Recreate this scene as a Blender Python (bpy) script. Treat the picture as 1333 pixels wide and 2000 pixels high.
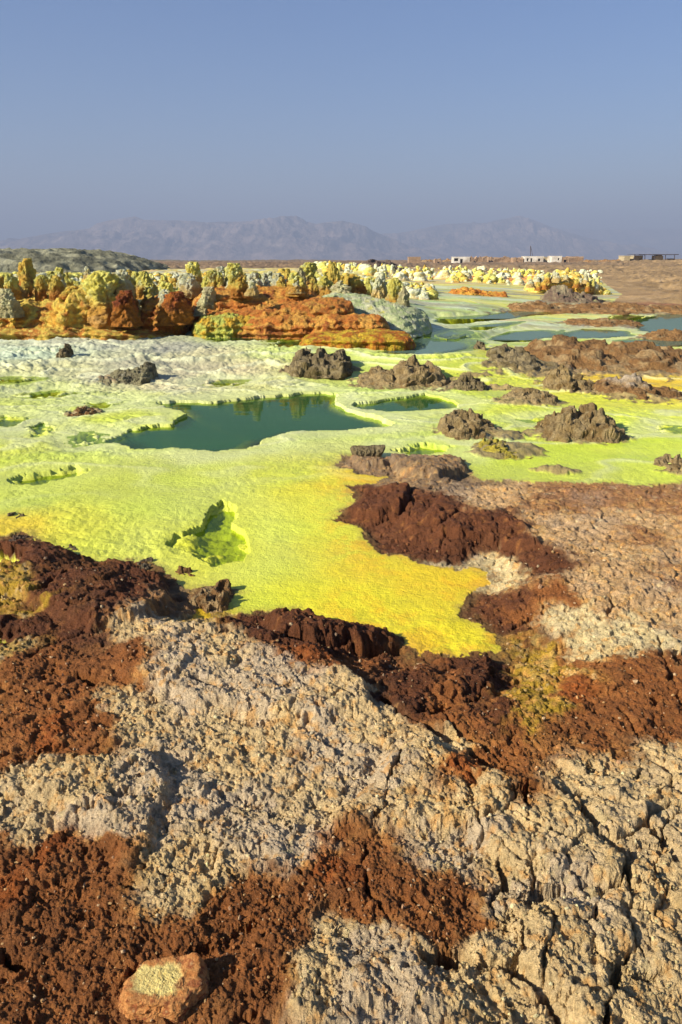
import bpy, math, random
import numpy as np
for o in list(bpy.data.objects): bpy.data.objects.remove(o)
S = bpy.context.scene
COL = S.collection
R = math.radians
F32 = np.float32
# ------------------------------------------------------------------ camera, sky, sun
CAMH, FPX, HORY = 1.75, 1480.0, 503.0
PITCH = math.atan((1000-HORY)/FPX)
cam = bpy.data.cameras.new('camera'); cam_o = bpy.data.objects.new('camera', cam); COL.objects.link(cam_o)
cam_o.location = (0, 0, CAMH); cam_o.rotation_euler = (math.pi/2-PITCH, 0, 0)
cam.sensor_fit = 'VERTICAL'; cam.sensor_height = 36; cam.lens = FPX/2000*36
cam.clip_start = 0.05; cam.clip_end = 40000
S.camera = cam_o
SUN_EL, SUN_AZ = R(30), R(-116)          # azimuth measured clockwise from +Y (the view)
W = bpy.data.worlds.new('World'); S.world = W; W.use_nodes = True
nt = W.node_tree; nt.nodes.clear()
sky = nt.nodes.new('ShaderNodeTexSky'); sky.sky_type = 'NISHITA'; sky.sun_disc = False
sky.sun_elevation = SUN_EL; sky.sun_rotation = SUN_AZ
sky.air_density = 1.0; sky.dust_density = 0.4; sky.ozone_density = 4.0; sky.altitude = 0
bg = nt.nodes.new('ShaderNodeBackground'); bg.inputs[1].default_value = 0.060
wo = nt.nodes.new('ShaderNodeOutputWorld')
hs = nt.nodes.new('ShaderNodeHueSaturation'); hs.inputs['Saturation'].default_value = 1.24; hs.inputs['Hue'].default_value = 0.51
nt.links.new(sky.outputs[0], hs.inputs['Color']); nt.links.new(hs.outputs[0], bg.inputs[0]); nt.links.new(bg.outputs[0], wo.inputs[0])
sl = bpy.data.lights.new('sun', 'SUN'); sl.energy = 5.0; sl.angle = R(0.5); sl.color = (1.0, 0.93, 0.80)
so = bpy.data.objects.new('sun', sl); COL.objects.link(so)
so.rotation_euler = (math.pi/2-SUN_EL, 0, -SUN_AZ+math.pi); so.location = (-20, -5, 30)
S.view_settings.view_transform = 'Standard'; S.view_settings.look = 'None'
S.view_settings.exposure = 1.12; S.view_settings.gamma = 1
S.render.engine = 'CYCLES'
S.cycles.max_bounces = 6; S.cycles.diffuse_bounces = 3; S.cycles.glossy_bounces = 3
S.cycles.transparent_max_bounces = 8; S.cycles.volume_bounces = 0
S.cycles.use_denoising = True

# ------------------------------------------------------------------ geometry of the view
cp, sp_ = math.cos(PITCH), math.sin(PITCH)
def ray(px, py):
    a = (px-666.5)/FPX; b = (1000-py)/FPX
    return (a, cp+b*sp_, -sp_+b*cp)
def at(px, py, z=0.0):
    d = ray(px, py); t = (z-CAMH)/d[2]
    return (d[0]*t, d[1]*t, z)
def at_y(px, py, Y):
    d = ray(px, py); t = Y/d[1]
    return (d[0]*t, Y, CAMH+d[2]*t)
def lp(px, py):
    x, y, _ = at(px, py); return (math.atan2(x, y), math.log(math.hypot(x, y)))
def sst(a, b, x):
    t = np.clip((x-a)/(b-a), 0, 1); return t*t*(3-2*t)

# ------------------------------------------------------------------ noise
_rs = np.random.RandomState(7)
PERM = _rs.permutation(4096).astype(np.int32); PERM = np.concatenate([PERM, PERM])
_ga = _rs.rand(4096)*2*np.pi
GX, GY = np.cos(_ga).astype(F32), np.sin(_ga).astype(F32)
_g3 = _rs.randn(4096, 3); _g3 /= np.linalg.norm(_g3, axis=1)[:, None]; G3 = _g3.astype(F32)
HV = _rs.rand(4096).astype(F32); HV2 = _rs.rand(4096).astype(F32)
def _fade(t): return t*t*t*(t*(t*6-15)+10)
def gn2(x, y, seed=0):
    xi = np.floor(x).astype(np.int32); yi = np.floor(y).astype(np.int32)
    fx = (x-xi).astype(F32); fy = (y-yi).astype(F32)
    u, v = _fade(fx), _fade(fy)
    def g(i, j):
        h = PERM[PERM[(xi+i+seed*57) & 4095]+((yi+j) & 4095)]
        return GX[h]*(fx-i)+GY[h]*(fy-j)
    a = g(0, 0); b = g(1, 0); c = g(0, 1); d = g(1, 1)
    return ((a+(b-a)*u)*(1-v)+(c+(d-c)*u)*v)*1.5
def gn3(x, y, z, seed=0):
    xi = np.floor(x).astype(np.int32); yi = np.floor(y).astype(np.int32); zi = np.floor(z).astype(np.int32)
    fx = (x-xi).astype(F32); fy = (y-yi).astype(F32); fz = (z-zi).astype(F32)
    u, v, w = _fade(fx), _fade(fy), _fade(fz)
    def g(i, j, k):
        h = PERM[PERM[PERM[(xi+i+seed*57) & 4095]+((yi+j) & 4095)]+((zi+k) & 4095)]
        G = G3[h]; return G[..., 0]*(fx-i)+G[..., 1]*(fy-j)+G[..., 2]*(fz-k)
    def pl(k):
        a = g(0, 0, k); b = g(1, 0, k); c = g(0, 1, k); d = g(1, 1, k)
        return (a+(b-a)*u)*(1-v)+(c+(d-c)*u)*v
    return (pl(0)*(1-w)+pl(1)*w)*1.6
def fbm2(x, y, size, octs=4, gain=0.5, kind='fbm', seed=0, sp=None, lac=2.03):
    """kind fbm | ridge (sharp crests) | billow (round cushions); octaves finer than the mesh are left out"""
    out = np.zeros(x.shape, F32); amp = 1.0; s = size; tot = sum(gain**o for o in range(octs))
    for o in range(octs):
        if sp is None: idx = slice(None)
        else:
            idx = np.nonzero(sp*1.6 < s)[0]
            if len(idx) == 0: break
        c, d = math.cos(o*1.1+seed), math.sin(o*1.1+seed)
        xx, yy = x[idx], y[idx]
        n = gn2((xx*c-yy*d)/s+o*17.3+seed*3.1, (xx*d+yy*c)/s+o*9.7, seed+o)
        if kind == 'ridge': n = 1-2*np.abs(n)*1.3
        elif kind == 'billow': n = 2*np.abs(n)*1.3-0.6
        out[idx] += n*amp; amp *= gain; s /= lac
    return out/tot
def fbm3(x, y, z, size, octs=4, gain=0.5, kind='fbm', seed=0):
    out = 0; amp = 1.0; tot = 0; s = size
    for o in range(octs):
        n = gn3(x/s+o*11.3+seed*2.7, y/s+o*5.1, z/s+o*3.7, seed+o)
        if kind == 'ridge': n = 1-2*np.abs(n)*1.3
        elif kind == 'billow': n = 2*np.abs(n)*1.3-0.6
        out = out+n*amp; tot += amp; amp *= gain; s /= 2.03
    return out/tot
def worley(x, y, size, seed=0):
    xs = x/size; ys = y/size
    xi = np.floor(xs).astype(np.int32); yi = np.floor(ys).astype(np.int32)
    f1 = np.full(x.shape, 9, F32); f2 = np.full(x.shape, 9, F32); idn = np.zeros(x.shape, np.int32)
    for i in (-1, 0, 1):
        for j in (-1, 0, 1):
            h = PERM[PERM[(xi+i+seed*31) & 4095]+((yi+j) & 4095)]
            d = np.sqrt((xi+i+HV[h]-xs)**2+(yi+j+HV2[h]-ys)**2).astype(F32)
            m = d < f1
            f2 = np.where(m, f1, np.minimum(f2, d)); idn = np.where(m, h, idn); f1 = np.where(m, d, f1)
    return f1, f2, idn
def lin(c):
    c = np.asarray(c, float)/255.0
    return np.where(c <= 0.04045, c/12.92, ((c+0.055)/1.055)**2.4)

# ------------------------------------------------------------------ mesh + tagging helpers
def mesh_from(name, V, Fq, col=None, attrs=None, smooth=True):
    me = bpy.data.meshes.new(name)
    V = np.ascontiguousarray(V, F32); Fq = np.ascontiguousarray(Fq, np.int32)
    k = Fq.shape[1]
    me.vertices.add(len(V)); me.vertices.foreach_set('co', V.ravel())
    me.loops.add(Fq.size); me.loops.foreach_set('vertex_index', Fq.ravel())
    me.polygons.add(len(Fq)); me.polygons.foreach_set('loop_start', np.arange(0, Fq.size, k, dtype=np.int32))
    try: me.polygons.foreach_set('loop_total', np.full(len(Fq), k, np.int32))
    except Exception: pass
    me.update(calc_edges=True)
    me.polygons.foreach_set('use_smooth', np.full(len(Fq), bool(smooth)))
    if col is not None:
        a = me.attributes.new('tint', 'FLOAT_COLOR', 'POINT')
        c4 = np.ones((len(V), 4), F32); c4[:, :3] = col; a.data.foreach_set('color', c4.ravel())
    for n_, arr in (attrs or {}).items():
        a = me.attributes.new(n_, 'FLOAT', 'POINT'); a.data.foreach_set('value', np.ascontiguousarray(arr, F32))
    return me
def link(name, me, mat, parent=None, loc=(0, 0, 0), rz=0):
    o = bpy.data.objects.new(name, me); COL.objects.link(o)
    if mat and me and not me.materials: me.materials.append(mat)
    if parent: o.parent = parent
    o.location = loc; o.rotation_euler = (0, 0, rz)
    return o
def tag(o, label=None, cat=None, group=None, kind=None):
    if label: o['label'] = label
    if cat: o['category'] = cat
    if group: o['group'] = group
    if kind: o['kind'] = kind
    return o
def empty(name, loc, rz=0):
    o = bpy.data.objects.new(name, None); COL.objects.link(o); o.location = loc; o.rotation_euler = (0, 0, rz)
    o.empty_display_size = 0.2
    return o
def grid_faces(nr, nc, wrap=False):
    i = np.arange(nr-1)[:, None]; j = np.arange(nc if wrap else nc-1)[None, :]
    a = i*nc+j; b = i*nc+(j+1) % nc; c = (i+1)*nc+(j+1) % nc; d = (i+1)*nc+j
    return np.stack([a, b, c, d], -1).reshape(-1, 4)

# ------------------------------------------------------------------ materials
def surf_mat(name, bumps, rough=0.8, var=0.25, vscale=12, fine=60, spec=0.3, rnd=0.0, base=None, tint2=None, sss=0.0):
    """bumps: list of (scale per metre, distance m, kind). base: fixed colour, else the 'tint' attribute"""
    m = bpy.data.materials.new(name); m.use_nodes = True; t = m.node_tree; N = t.nodes; L = t.links
    b = N['Principled BSDF']; b.inputs['Roughness'].default_value = rough
    b.inputs['Specular IOR Level'].default_value = spec
    tc = N.new('ShaderNodeTexCoord')
    if base is None:
        at_ = N.new('ShaderNodeAttribute'); at_.attribute_name = 'tint'; csock = at_.outputs['Color']
    else:
        rgb = N.new('ShaderNodeRGB'); rgb.outputs[0].default_value = (*base, 1); csock = rgb.outputs[0]
    if tint2 is not None:
        n0 = N.new('ShaderNodeTexNoise'); n0.inputs['Scale'].default_value = vscale*0.4; n0.inputs['Detail'].default_value = 6
        L.new(tc.outputs['Object'], n0.inputs['Vector'])
        r0 = N.new('ShaderNodeMapRange'); r0.inputs[1].default_value = 0.48; r0.inputs[2].default_value = 0.66; r0.inputs[4].default_value = 0.7
        L.new(n0.outputs[0], r0.inputs[0])
        mx = N.new('ShaderNodeMix'); mx.data_type = 'RGBA'; mx.blend_type = 'MIX'
        L.new(r0.outputs[0], mx.inputs[0]); L.new(csock, mx.inputs[6]); mx.inputs[7].default_value = (*tint2, 1)
        csock = mx.outputs[2]
    prev = None
    for sc_, lo, hi in ((vscale, 1-var, 1+var), (fine, 1-var*0.8, 1+var*0.8)):
        n = N.new('ShaderNodeTexNoise'); n.inputs['Scale'].default_value = sc_; n.inputs['Detail'].default_value = 5
        n.inputs['Roughness'].default_value = 0.65
        L.new(tc.outputs['Object'], n.inputs['Vector'])
        mr = N.new('ShaderNodeMapRange'); mr.inputs[1].default_value = 0.3; mr.inputs[2].default_value = 0.7
        mr.inputs[3].default_value = lo; mr.inputs[4].default_value = hi
        L.new(n.outputs[0], mr.inputs[0])
        vm = N.new('ShaderNodeVectorMath'); vm.operation = 'SCALE'
        L.new(csock, vm.inputs[0]); L.new(mr.outputs[0], vm.inputs['Scale']); csock = vm.outputs[0]
    if rnd:
        oi = N.new('ShaderNodeObjectInfo'); mr = N.new('ShaderNodeMapRange')
        mr.inputs[3].default_value = 1-rnd; mr.inputs[4].default_value = 1+rnd
        L.new(oi.outputs['Random'], mr.inputs[0])
        vm = N.new('ShaderNodeVectorMath'); vm.operation = 'SCALE'
        L.new(csock, vm.inputs[0]); L.new(mr.outputs[0], vm.inputs['Scale']); csock = vm.outputs[0]
    L.new(csock, b.inputs['Base Color'])
    nrm = None
    for sc_, dist, kind in bumps:
        if kind == 'v':
            n = N.new('ShaderNodeTexVoronoi'); n.inputs['Scale'].default_value = sc_; outp = n.outputs['Distance']
        else:
            n = N.new('ShaderNodeTexNoise'); n.inputs['Scale'].default_value = sc_; n.inputs['Detail'].default_value = 6
            n.inputs['Roughness'].default_value = 0.7; outp = n.outputs[0]
        L.new(tc.outputs['Object'], n.inputs['Vector'])
        bp = N.new('ShaderNodeBump'); bp.inputs['Distance'].default_value = dist; bp.inputs['Strength'].default_value = 1
        L.new(outp, bp.inputs['Height'])
        if nrm: L.new(nrm, bp.inputs['Normal'])
        nrm = bp.outputs[0]
    if nrm: L.new(nrm, b.inputs['Normal'])
    return m
M_rock = surf_mat('porous_rock', [(30, 0.014, 'n'), (120, 0.007, 'n')], rough=0.9, var=0.26, vscale=22, fine=160, spec=0.25)
M_salt = surf_mat('salt_crust', [(7, 0.014, 'n'), (22, 0.012, 'n'), (110, 0.004, 'n')], rough=0.55, var=0.07, vscale=9, fine=70, spec=0.35)
def sheen(m, lo, hi, sc_):
    t = m.node_tree; n = t.nodes.new('ShaderNodeTexNoise'); n.inputs['Scale'].default_value = sc_; n.inputs['Detail'].default_value = 5
    tc = t.nodes.new('ShaderNodeTexCoord'); mr = t.nodes.new('ShaderNodeMapRange'); mr.inputs[1].default_value = 0.4; mr.inputs[2].default_value = 0.62
    mr.inputs[3].default_value = lo; mr.inputs[4].default_value = hi
    t.links.new(tc.outputs['Object'], n.inputs['Vector']); t.links.new(n.outputs[0], mr.inputs[0]); t.links.new(mr.outputs[0], t.nodes['Principled BSDF'].inputs['Roughness'])
sheen(M_salt, 0.30, 0.75, 1.3)
M_form = surf_mat('salt_formation', [(6, 0.12, 'n'), (22, 0.07, 'n')], rough=0.7, var=0.22, vscale=7, fine=30, spec=0.3, rnd=0.10)
M_stone = surf_mat('loose_stone', [(60, 0.010, 'n'), (200, 0.004, 'n')], rough=0.8, var=0.2, vscale=60, fine=300, spec=0.25)
M_crag = surf_mat('craggy_rock', [(8, 0.08, 'n'), (40, 0.03, 'n')], rough=0.88, var=0.3, vscale=9, fine=60, spec=0.2)
M_mount = surf_mat('mountain_rock', [(0.004, 60, 'n'), (0.02, 14, 'n')], rough=0.95, var=0.3, vscale=0.002, fine=0.01, spec=0.1)

# ------------------------------------------------------------------ smooth relief of the place
def azpx(px, py=600):
    x, y, _ = at(px, py); return math.atan2(x, y)
def relief(x, y):
    x = np.asarray(x, float); y = np.asarray(y, float)
    r = np.hypot(x, y); az = np.arctan2(x, y)
    white = 0.30*sst(10.3, 14.2, r)*sst(azpx(1150), azpx(850), az)*sst(-2.2, -1.2, az)
    back = 0.5*sst(15.5, 27, r)*sst(azpx(860), azpx(640), az)*sst(-2.2, -1.2, az)
    far = sst(100, 200, r)
    z = (white+back)*(1-far)+far*(-0.15+0.55*sst(azpx(1080, 520), azpx(1333, 520), az))
    z = z-sst(480, 900, r)*60
    return z

# ------------------------------------------------------------------ zones drawn on the ground
def poly_sdf(az, lr, pts, margin=0.5):
    """signed distance (log-polar units, negative inside) to a polygon; +margin where far away"""
    P = np.array(pts); out = np.full(az.shape, margin, F32)
    m = (az > P[:, 0].min()-margin) & (az < P[:, 0].max()+margin) & (lr > P[:, 1].min()-margin) & (lr < P[:, 1].max()+margin)
    idx = np.nonzero(m)[0]
    if len(idx) == 0: return out
    a, b = az[idx], lr[idx]
    d2 = np.full(a.shape, 1e9, F32); ins = np.zeros(a.shape, bool)
    n = len(P)
    for i in range(n):
        x0, y0 = P[i]; x1, y1 = P[(i+1) % n]
        ex, ey = x1-x0, y1-y0; L2 = ex*ex+ey*ey+1e-12
        t = np.clip(((a-x0)*ex+(b-y0)*ey)/L2, 0, 1)
        d2 = np.minimum(d2, (a-x0-t*ex)**2+(b-y0-t*ey)**2)
        if y0 != y1:
            c = ((y0 > b) != (y1 > b)) & (a < (x1-x0)*(b-y0)/(y1-y0)+x0)
            ins ^= c
    d = np.sqrt(d2); out[idx] = np.where(ins, -d, d)
    return out
def line_dist(az, lr, pts, margin=0.1):
    P = np.array([lp(*p) for p in pts]); out = np.full(az.shape, margin, F32)
    m = (az > P[:, 0].min()-margin) & (az < P[:, 0].max()+margin) & (lr > P[:, 1].min()-margin) & (lr < P[:, 1].max()+margin)
    idx = np.nonzero(m)[0]
    if len(idx) == 0: return out
    a, b = az[idx], lr[idx]; d2 = np.full(a.shape, margin**2, F32)
    for i in range(len(P)-1):
        x0, y0 = P[i]; x1, y1 = P[i+1]; ex, ey = x1-x0, y1-y0; L2 = ex*ex+ey*ey+1e-12
        t = np.clip(((a-x0)*ex+(b-y0)*ey)/L2, 0, 1)
        d2 = np.minimum(d2, (a-x0-t*ex)**2+(b-y0-t*ey)**2)
    out[idx] = np.sqrt(d2); return out
def PX(pts): return [lp(*p) for p in pts]
PI = math.pi
ROCK_POLY = PX([(-900, 1070), (-200, 1062), (0, 1060), (40, 1050), (75, 1068), (150, 1083), (215, 1108), (290, 1098), (318, 1128), (345, 1152),
    (355, 1170), (385, 1158), (455, 1160), (452, 1178), (415, 1190), (430, 1200), (540, 1205), (620, 1212), (730, 1232), (775, 1252), (792, 1288), (860, 1300), (930, 1298),
    (985, 1300), (978, 1262), (935, 1228), (888, 1205), (898, 1165), (945, 1138), (935, 1108), (862, 1112), (800, 1090), (740, 1072),
    (700, 1048), (650, 1022), (690, 988), (676, 962), (728, 950), (765, 934), (700, 930), (655, 918), (670, 898), (750, 905), (830, 908),
    (910, 908), (945, 945), (1060, 957), (1160, 953), (1195, 946), (1260, 950), (1333, 954), (1500, 945), (1900, 900), (2900, 780)]) + \
    [(2.0, math.log(60)), (3.3, math.log(60)), (3.3, -6), (-3.3, -6), (-3.3, math.log(60)), (-2.0, math.log(8))]
# patches of rock ground beyond
ROCK2 = [PX(p) for p in [
    [(1195, 592), (1215, 575), (1190, 560), (1150, 535), (1120, 524), (900, 523), (700, 524), (500, 524), (300, 526), (200, 524), (-200, 530), (-900, 530), (-900, 506.2), (2400, 506.2), (2900, 620), (1500, 618), (1333, 612), (1260, 600)],
]]
PATCH = [PX(p) for p in [   # small openings of bright crust inside the rock ground
    [(-100, 1125), (0, 1128), (48, 1136), (30, 1160), (-10, 1172), (-100, 1170)],
    [(-60, 1275), (0, 1280), (40, 1290), (10, 1303), (-60, 1300)],
    [(365, 1195), (400, 1188), (420, 1210), (405, 1235), (380, 1230)]]]
POOLS = [  # polygon (photo), water height above the flat, depth, murk 0..1
    ([(258, 884), (228, 868), (212, 858), (240, 846), (288, 833), (345, 831), (362, 816), (335, 802), (300, 788), (400, 783), (500, 777), (560, 771), (620, 765),
      (650, 769), (662, 790), (690, 806), (730, 821), (768, 833), (742, 842), (650, 847), (600, 850), (560, 853), (520, 866), (470, 880), (430, 888), (350, 887), (300, 886)], 0.35, 1.0),
    ([(690, 790), (740, 783), (830, 773), (888, 786), (893, 797), (830, 805), (760, 809), (712, 803)], 0.25, 1.0),
    ([(735, 685), (770, 680), (800, 668), (815, 658), (870, 660), (920, 668), (925, 675), (880, 684), (845, 690), (780, 690)], 0.4, 1.0),
    ([(10, 940), (40, 926), (80, 919), (130, 916), (165, 926), (120, 940), (60, 955), (30, 954)], 0.045, 0.25),
    ([(402, 988), (432, 976), (458, 1000), (468, 1040), (470, 1088), (455, 1115), (400, 1116), (362, 1094), (335, 1082), (352, 1050), (395, 1025)], 0.035, 0.03),
    ([(765, 886), (830, 876), (890, 881), (880, 892), (800, 899)], 0.1, 0.45),
    ([(835, 612), (870, 605), (960, 606), (1050, 605), (1055, 611), (980, 616), (900, 618)], 0.4, 1.0),
    ([(885, 632), (930, 627), (1010, 629), (960, 634)], 0.3, 0.9),
    ([(850, 648), (890, 643), (908, 650), (870, 656)], 0.3, 0.9),
    ([(955, 647), (1000, 640), (1085, 646), (1092, 655), (1010, 658)], 0.4, 1.0),
    ([(1100, 652), (1140, 645), (1225, 648), (1242, 655), (1170, 659), (1110, 658)], 0.4, 1.0),
    ([(1238, 628), (1290, 620), (1420, 616), (1500, 640), (1400, 650), (1300, 650), (1250, 642)], 0.4, 1.0),
    ([(1210, 667), (1270, 661), (1420, 662), (1400, 674), (1280, 674)], 0.3, 0.9),
    ([(400, 659), (470, 655), (560, 657), (540, 663), (430, 665)], 0.25, 0.7),
    ([(520, 669), (600, 663), (665, 665), (640, 671), (560, 674)], 0.25, 0.6),
    ([(-40, 826), (20, 818), (62, 822), (40, 832), (-40, 836)], 0.12, 0.5),
    ([(50, 842), (85, 834), (118, 838), (90, 848), (60, 851)], 0.12, 0.5),
    ([(125, 800), (170, 792), (240, 789), (200, 798), (150, 804)], 0.1, 0.4),
    ([(390, 746), (430, 738), (485, 739), (460, 748), (410, 750)], 0.1, 0.5),
    ([(-30, 742), (20, 736), (70, 740), (30, 745)], 0.1, 0.4),
    ([(20, 768), (90, 762), (140, 766), (80, 774)], 0.1, 0.3),
    ([(1275, 841), (1300, 836), (1350, 837), (1345, 843)], 0.1, 0.6),
    ([(990, 606), (1080, 598), (1180, 602), (1160, 608), (1060, 609)], 0.2, 0.6),
    ([(1180, 622), (1220, 617), (1265, 620), (1230, 627)], 0.2, 0.6),
    ([(150, 855), (175, 848), (205, 851), (190, 860), (165, 862)], 0.08, 0.35),
    ([(1030, 822), (1080, 818), (1120, 822), (1080, 828)], 0.06, 0.2),
]
for i in range(len(POOLS)):
    if i in (2,) or i >= 6:
        p, a_, b_ = POOLS[i]; cy_ = sum(q[1] for q in p)/len(p); cx_ = sum(q[0] for q in p)/len(p)
        POOLS[i] = ([(cx_+(q[0]-cx_)*1.05, cy_+(q[1]-cy_)*(1.35 if i < 14 else 1.8)) for q in p], a_, b_)
SALT_C = [  # photo position -> sunlit colour of the salt crust there
    (60, 690, 196, 206, 190), (200, 670, 182, 180, 172), (330, 680, 174, 170, 164), (270, 710, 172, 166, 152), (380, 720, 186, 176, 156), (420, 655, 170, 170, 164), (60, 655, 210, 214, 205), (420, 690, 200, 190, 160), (250, 740, 190, 182, 165), (450, 720, 206, 192, 160),
    (100, 720, 205, 200, 160), (340, 750, 205, 192, 165), (60, 760, 200, 205, 130), (540, 690, 205, 212, 140), (520, 750, 205, 200, 140), (180, 790, 200, 208, 130), (470, 665, 190, 195, 160),
    (60, 800, 205, 212, 110), (200, 830, 210, 214, 90), (80, 870, 212, 216, 100), (200, 890, 210, 216, 120), (420, 900, 212, 214, 145), (600, 865, 210, 214, 150), (720, 850, 214, 218, 155),
    (800, 830, 212, 218, 150), (60, 980, 206, 216, 104), (200, 960, 206, 212, 100), (300, 1000, 206, 216, 100), (130, 1030, 216, 214, 84), (50, 1040, 232, 200, 60), (250, 1060, 212, 214, 90),
    (400, 940, 206, 212, 110), (340, 950, 206, 214, 104), (560, 940, 222, 224, 90), (560, 1050, 222, 226, 85), (520, 1120, 222, 224, 80), (640, 1000, 226, 222, 80), (640, 960, 230, 214, 65), (730, 938, 235, 200, 45),
    (640, 1080, 230, 220, 65), (720, 1120, 236, 214, 45), (600, 1170, 228, 222, 50), (820, 1140, 240, 208, 35), (900, 1120, 240, 205, 35), (780, 1210, 238, 218, 35), (880, 1250, 236, 216, 30), (700, 1180, 236, 220, 40), (480, 1180, 215, 218, 70),
    (390, 1210, 220, 180, 30), (900, 870, 208, 220, 100), (1000, 900, 214, 224, 85), (1150, 900, 216, 226, 90), (1280, 880, 216, 226, 90), (1250, 820, 218, 224, 85), (1100, 930, 206, 212, 100),
    (930, 930, 208, 216, 90), (1000, 800, 214, 220, 80), (950, 780, 210, 216, 90), (1200, 790, 222, 216, 75), (1300, 770, 228, 205, 60), (1180, 730, 232, 192, 50), (1120, 700, 232, 190, 45),
    (1240, 755, 232, 188, 45), (1070, 690, 228, 200, 60), (980, 745, 214, 214, 75), (900, 720, 210, 214, 80), (1010, 700, 205, 205, 80), (880, 700, 212, 218, 90), (760, 710, 205, 214, 120), (640, 750, 205, 214, 120), (780, 760, 200, 212, 125),
    (660, 690, 200, 212, 110), (700, 640, 190, 206, 150), (840, 640, 190, 208, 140), (960, 620, 196, 212, 130), (1080, 630, 196, 214, 125), (1180, 640, 200, 214, 120), (1000, 668, 200, 214, 110), (1180, 665, 205, 214, 110), (930, 655, 196, 212, 130),
    (1300, 600, 205, 190, 110), (1000, 590, 190, 200, 115), (860, 590, 184, 206, 150), (900, 560, 205, 205, 105), (1000, 565, 176, 172, 120), (1080, 575, 160, 150, 115), (1000, 540, 222, 190, 110), (900, 540, 228, 196, 110),
    (1060, 545, 215, 160, 80), (780, 560, 190, 206, 140), (820, 535, 222, 200, 120), (700, 540, 226, 196, 90), (600, 545, 220, 190, 80), (450, 545, 224, 196, 100), (300, 545, 218, 184, 90), (100, 560, 200, 140, 60),
    (100, 620, 200, 130, 40), (250, 620, 210, 170, 80), (330, 640, 200, 200, 150), (500, 640, 210, 200, 60), (420, 615, 190, 200, 120), (450, 650, 195, 196, 150), (620, 660, 215, 210, 60), (700, 665, 205, 210, 90),
]
TN = (232, 199, 140); TG = (218, 192, 152); BR = (148, 90, 44); DK = (106, 62, 34); OR = (160, 88, 36); YO = (188, 150, 46); PL = (232, 208, 150); GB = (138, 112, 82); T2 = (210, 170, 118); B2 = (164, 116, 72)
ROCK_C = [(p[0], p[1], *c) for c, ps in [
    (TN, [(300, 1260), (450, 1300), (260, 1400), (500, 1450), (700, 1380), (600, 1600), (850, 1560), (950, 1550), (1050, 1620), (1150, 1650), (1200, 1560), (1300, 1620), (1000, 1720), (1200, 1850), (1300, 1800),
          (1050, 1900), (1280, 1950), (1150, 1980), (50, 1570), (150, 1530), (370, 1720), (350, 1780), (650, 1900), (600, 1960), (900, 1970), (960, 1930), (1010, 1830), (870, 1440), (1250, 1720), (1300, 1520), (1250, 1520)]),
    (TG, [(350, 1500), (650, 1450), (450, 1600), (750, 1500), (380, 1330), (900, 1640), (280, 1620), (220, 1580), (560, 1680), (800, 1950), (700, 1960), (1100, 1780), (550, 1350), (330, 1240), (700, 1930), (980, 1780)]),
    (BR, [(100, 1400), (30, 1480), (200, 1340), (60, 1330), (180, 1440), (100, 1700), (50, 1800), (200, 1800), (100, 1900), (30, 1980), (200, 1700), (450, 1850), (400, 1950), (500, 1990), (500, 1800), (620, 1760), (700, 1750), (800, 1750), (890, 1770), (700, 1820),
          (820, 1860), (900, 1850), (750, 1700), (700, 1300), (850, 1350), (900, 1400), (1000, 1460), (1130, 1430), (1200, 1400), (1300, 1350), (1250, 1300), (1050, 1520), (1200, 1480), (1100, 1190), (1050, 1230), (300, 1900), (20, 1650), (1150, 1300), (1320, 1440), (560, 1880), (480, 1930)]),
    (DK, [(100, 1150), (250, 1180), (50, 1230), (150, 1260), (300, 1150), (650, 1240), (750, 1260), (950, 1320), (980, 1380), (780, 1340), (1010, 1190), (950, 1190), (1000, 1250), (750, 980), (700, 1010), (850, 1010), (900, 1040), (950, 1030), (1000, 1080), (1060, 1110), (850, 1070), (480, 1225), (20, 1100), (800, 1000), (560, 1232), (600, 1245), (700, 1240), (620, 1222), (660, 1262), (740, 1240), (560, 1255), (0, 1215), (100, 1200), (60, 1112), (95, 1165), (30, 1250)]),
    (OR, [(100, 1450), (1100, 1370), (950, 1500), (130, 1640), (30, 1700), (650, 1720), (640, 1300)]),
    (YO, [(1035, 1345), (1060, 1400), (1090, 1315), (62, 1190), (10, 1148), (6, 1290), (395, 1212)]),
    (PL, [(1140, 1248), (1220, 1215), (1280, 1240), (1180, 1230), (880, 1120), (960, 1120)]),
    (GB, [(800, 930), (870, 920), (720, 915), (420, 1170), (930, 950), (330, 1200)]),
    (T2, [(960, 970), (1250, 1030), (1150, 1040), (1100, 1040), (1200, 1090), (1300, 1100), (1170, 1150), (1250, 1160), (1333, 1200), (1400, 1080), (1180, 1190)]),
    (B2, [(1100, 965), (1200, 975), (1330, 1000), (1300, 965), (1080, 990), (1330, 1150), (1240, 1050), (1500, 960)]),
    ((130, 106, 78), [(300, 515), (500, 515), (700, 518), (900, 514)]), ((104, 106, 84), [(100, 515), (-100, 515)]),
    ((152, 124, 84), [(1200, 530), (1280, 560), (1333, 540), (1240, 515), (1333, 590), (1600, 570)]), ((132, 92, 62), [(1240, 598), (1333, 610), (1450, 600)]),
] for p in ps]
def rbf(az, lr, samples, power=2.5, eps=2e-4):
    P = np.array([lp(s[0], s[1]) for s in samples]); C = np.array([lin(s[2:5]) for s in samples])
    out = np.zeros((len(az), 3), F32)
    for i in range(0, len(az), 200000):
        a = az[i:i+200000, None]; b = lr[i:i+200000, None]
        w = ((a-P[None, :, 0])**2+(b-P[None, :, 1])**2+eps)**(-power)
        w = w/w.sum(1, keepdims=True); out[i:i+200000] = w@C
    return out
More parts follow.
